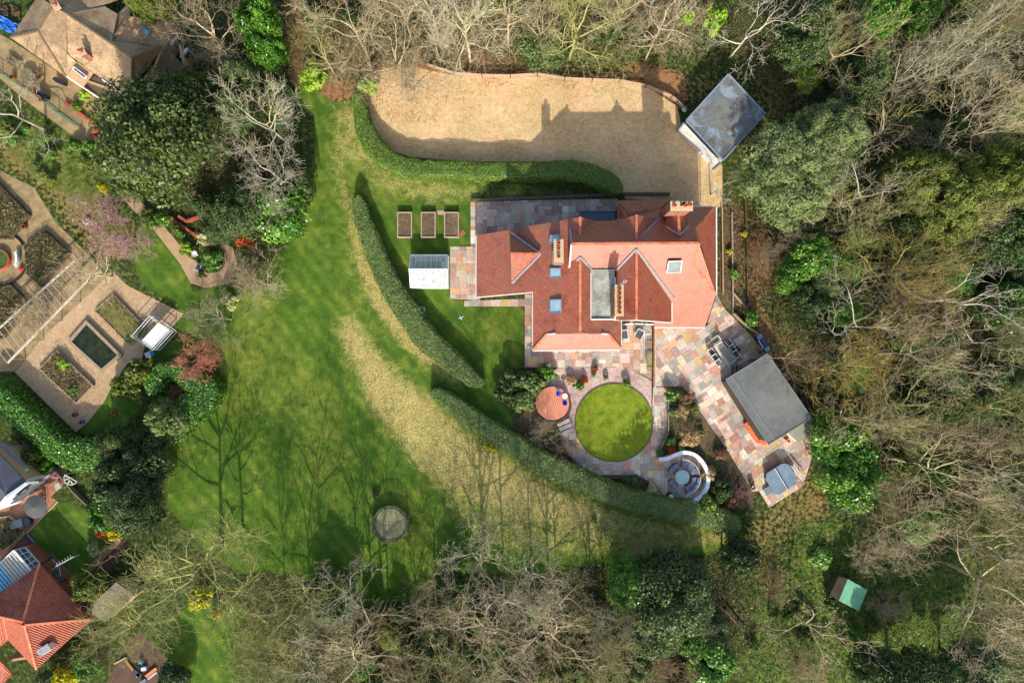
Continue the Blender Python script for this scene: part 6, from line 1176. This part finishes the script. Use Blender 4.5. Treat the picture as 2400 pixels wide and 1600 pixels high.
# --- clipped hedges ---
def hedge(label, pts, h, mat, dens=230, size=.056, name='clipped_hedge', round_=.5):
    """pts: (x, y, full width in photo units) along the top centre line"""
    t = thing(name, label, 'hedge', P(pts[0][0], pts[0][1])); L = [Vector((*P(x, y, h)[:2], w_/S*(1-h/CH))) for x, y, w_ in smooth(pts, 6)]; n_ = len(L)
    prof = [(-.5, 0), (-.52, h*.5), (-.5, h*.86), (-.4, h*.97), (-.2, h), (.2, h), (.4, h*.97), (.5, h*.86), (.52, h*.5), (.5, 0)]; k = len(prof); V = []; Nn = []
    for i, p in enumerate(L):
        d = (L[min(i+1, n_-1)]-L[max(i-1, 0)]); d.z = 0; d.normalize(); s_ = Vector((-d.y, d.x, 0)); e_ = min(i, n_-1-i)/3.0; f = min(1, math.sqrt(max(.04, 1-(1-min(1, e_))**2)))
        for a, z in prof: V.append((p.x+s_.x*a*p.z*f, p.y+s_.y*a*p.z*f, z))
    V = np.array(V); fs = [(i*k+j, i*k+j+1, (i+1)*k+j+1, (i+1)*k+j) for i in range(n_-1) for j in range(k-1)]; F_ = np.array(fs); V2 = V.copy(); ctr_ = V.reshape(n_, k, 3).mean(1).repeat(k, 0); V2 = ctr_+(V-ctr_)*np.array([.84, .84, .9])
    b = MB(); b.add([tuple(v) for v in V2], [tuple(f) for f in fs]+[tuple(range(k-1, -1, -1)), tuple((n_-1)*k+j for j in range(k))]); core = b.build('inner_growth', mat, None, uv=False); core.parent = t
    core.matrix_parent_inverse = Matrix.Translation(-Vector(t.location))
    A_, B_, C_, D_ = V[F_[:, 0]], V[F_[:, 1]], V[F_[:, 2]], V[F_[:, 3]]; nr = np.cross(C_-A_, D_-B_); ar = np.linalg.norm(nr, axis=1)/2; nr /= 2*ar[:, None]+1e-9; cc = (A_+C_)/2; out = np.sign(((cc-ctr_[F_[:, 0]])*nr).sum(1))[:, None]; nr *= out
    cnt = np.random.poisson(ar*dens); idx = np.repeat(np.arange(len(F_)), cnt); u = np.random.rand(len(idx), 1); v = np.random.rand(len(idx), 1)
    Pn = (A_[idx]*(1-u)+B_[idx]*u)*(1-v)+(D_[idx]*(1-u)+C_[idx]*u)*v; bumpy = np.random.normal(size=(len(idx), 1))*.04+.07*np.sin(Pn[:, :1]*3.1+np.sin(Pn[:, 1:2]*1.7)*2)*np.cos(Pn[:, 1:2]*2.7)+.08*np.sin(Pn[:, :1]*.9+Pn[:, 1:2]*1.3)
    Pn = Pn+nr[idx]*bumpy; N = nr[idx]+np.random.normal(size=Pn.shape)*.5; N /= np.linalg.norm(N, axis=1)[:, None]; Vl, Fl = leaves(Pn-np.array(t.location), N, size*np.random.uniform(.6, 1.4, len(Pn)), .65)
    mesh_np('foliage', Vl, Fl, mat, t, {'rnd': ('FACE', np.random.rand(len(Pn)))}); return t
hedge('long tapering clipped hedge curving down the middle of the garden', [(839,458,24),(845,500,38),(862,550,42),(883,605,45),(905,650,48),(930,700,52),(962,745,54),(996,790,54),(1040,830,50),(1075,860,46),(1110,888,34),(1132,900,20)], 1.9, L_HEDGE)
hedge('lower clipped hedge sweeping from the lawn to the dark wood at the right', [(1010,916,20),(1040,932,38),(1085,965,46),(1140,1004,48),(1200,1040,50),(1260,1080,52),(1320,1108,54),(1400,1146,52),(1480,1173,50),(1560,1193,52),(1640,1210,56),(1700,1223,52),(1735,1235,40)], 1.8, L_HEDGE)
hedge('green hedge wrapping the lower side of the gravel drive', [(836,215,24),(842,260,34),(856,305,42),(885,350,46),(930,382,44),(990,392,40),(1080,395,38),(1180,398,38),(1280,398,42),(1350,400,46),(1400,412,48),(1435,430,44),(1452,452,24)], 1.9, L_HEDGEG)
hedge('broad leaved laurel hedge running down from the left edge', [(-30,915,60),(20,955,58),(60,990,56),(100,1030,56),(140,1062,64),(180,1068,78),(225,1072,70),(238,1080,30)], 2.6, L_BRIGHT, 70, .11, 'laurel_hedge')
hedge('thick laurel hedge forming a hook at the left of the big lawn', [(360,925,40),(356,890,44),(385,868,42),(425,880,48),(465,905,60),(480,925,60),(440,960,70),(400,1000,66),(365,1035,60)], 2.4, L_BRIGHT, 70, .11, 'laurel_hedge')
hedge('narrow conifer hedge beside the dirt track and grass', [(663,190,22),(660,225,32),(658,260,34),(655,300,26)], 2.4, L_BLUE)
# --- uncountable cover: undergrowth, dead twigs, grass tufts ---
def scatter(name, polys, n, zr, size, mat, asp=.4, tilt=.8, density_noise=None):
    out = []; 
    for poly, w_ in polys:
        xs = [p[0] for p in poly]; ys = [p[1] for p in poly]; m = int(n*w_); x = np.random.uniform(min(xs), max(xs), m*2); y = np.random.uniform(min(ys), max(ys), m*2)
        s_ = inside(x, y, poly); s_ &= (np.sin(x*.045+np.sin(y*.03)*2)+np.sin(y*.05+np.sin(x*.037)*2)+np.random.normal(size=x.shape)*.8) > -.6; x, y = x[s_]+np.random.normal(size=s_.sum())*(20 if name in ('undergrowth', 'dead_leaves') else 2), y[s_]+np.random.normal(size=s_.sum())*(20 if name in ('undergrowth', 'dead_leaves') else 2); ok = ~(inside(x, y, LAWN) | inside(x, y, DRIVE)) if name in ('undergrowth', 'dead_leaves') else np.ones(len(x), bool); x, y = x[ok], y[ok]; out.append(np.stack([(x-1200)/S, (800-y)/S, np.random.rand(len(x))**2*zr+.03], -1))
    Pn = np.concatenate(out); N = np.random.normal(size=Pn.shape)*tilt; N[:, 2] = 1; N /= np.linalg.norm(N, axis=1)[:, None]; V, F_ = leaves(Pn, N, size*np.random.uniform(.5, 1.5, len(Pn)), asp)
    return struct(mesh_np(name, V, F_, mat, None, {'rnd': ('FACE', np.random.rand(len(Pn)))}), 'stuff')
WOODS = [([(1620,-60),(2500,-60),(2500,1660),(2300,1660),(2260,1300),(1980,1220),(1900,1000),(1760,700),(1860,430),(1820,240),(1700,150),(1600,120)],1.0), ([(560,1350),(700,1370),(880,1430),(1000,1400),(1260,1370),(1420,1330),(1700,1320),(1760,1400),(1700,1660),(560,1660)],.4), ([(560,-60),(660,-60),(670,230),(560,560),(480,560),(420,200)],.15), ([(720,-60),(1620,-60),(1600,130),(1300,150),(1000,150),(860,190),(740,170)],.35)]
scatter('undergrowth', WOODS+[([(1720,1240),(1980,1230),(2260,1300),(2300,1660),(1700,1660)],.12)], 90000, .8, .12, leaf_mat('undergrowth_leaf', [A(42,62,20), A(74,110,42), A(126,158,76)]))
scatter('dead_leaves', [(p, w_*.5) for p, w_ in WOODS]+[([(700,60),(1060,130),(1500,165),(1600,250),(1500,190),(1270,176),(1000,166),(860,215),(760,235)],.2), ([(1690,480),(1760,480),(1770,760),(1900,960),(1860,930),(1700,700)],.2)], 60000, .25, .09, L_BROWN)
def brush(name, polys, n, mat, zr=1.6, L=.7):
    out = []
    for poly, w_ in polys:
        xs = [p[0] for p in poly]; ys = [p[1] for p in poly]; m = int(n*w_); x = np.random.uniform(min(xs), max(xs), m*2); y = np.random.uniform(min(ys), max(ys), m*2); s_ = inside(x, y, poly); x, y = x[s_]+np.random.normal(size=s_.sum())*22, y[s_]+np.random.normal(size=s_.sum())*22; ok = ~(inside(x, y, LAWN) | inside(x, y, DRIVE)); x, y = x[ok], y[ok]; out.append(np.stack([(x-1200)/S, (800-y)/S, np.random.rand(len(x))*zr], -1))
    P0 = np.concatenate(out); d = np.random.normal(size=P0.shape); d[:, 2] = np.abs(d[:, 2])*.5; d /= np.linalg.norm(d, axis=1)[:, None]; P1 = P0+d*np.random.uniform(.3, 1, (len(P0), 1))*L*1.6; r_ = np.random.uniform(.008, .02, len(P0))
    V, F_ = tubes(P0, P1, r_, r_*.5, 3); return struct(mesh_np(name, V, F_, mat), 'stuff')
brush('brushwood', WOODS, 30000, T_BROWN)
scatter('drive_litter', [([(850,190),(1060,178),(1400,188),(1545,224),(1500,232),(1270,200),(1080,205),(1020,290),(880,290)],1)], 3500, .03, .06, L_BROWN)
scatter('grass_tufts', [([(824,728),(883,815),(919,857),(970,900),(1008,930),(1092,1010),(1200,1075),(1450,1200),(1350,1230),(1090,1150),(988,1106),(888,978),(847,902),(799,800)],1.0), ([(786,330),(806,400),(862,600),(968,780),(1103,905),(998,850),(880,725),(828,590)],.6)], 22000, .1, .045, L_STRAW, .3)
scatter('bed_planting', [([(110,543),(167,594),(102,670),(68,640),(66,575)],1),([(-20,410),(74,506),(30,560),(-20,560)],1),([(-20,690),(30,668),(74,712),(15,790),(-20,800)],1),([(139,822),(222,903),(183,944),(97,863)],.8),([(-10,1213),(27,1208),(62,1247),(14,1288),(-10,1270)],.6),([(226,728),(268,690),(345,770),(305,808)],.5)], 5000, 1.0, .1, leaf_mat('box_leaf', [A(50,50,24), A(96,92,50), A(160,146,100)]))
scatter('bed_litter', [([(1563,905),(1703,1055),(1764,1150),(1640,1190),(1655,1130),(1600,1055),(1540,1072)],1), ([(1205,985),(1300,985),(1330,1060),(1400,1115),(1545,1158),(1500,1195),(1300,1090),(1205,1020)],1), ([(1150,425),(1430,440),(1450,460),(1110,470)],.5), ([(110,543),(167,594),(102,672),(66,624)],.3), ([(-20,420),(74,506),(30,560),(-20,560)],.3), ([(-20,690),(30,668),(74,712),(15,790)],.3)], 5000, .5, .09, L_OAK)
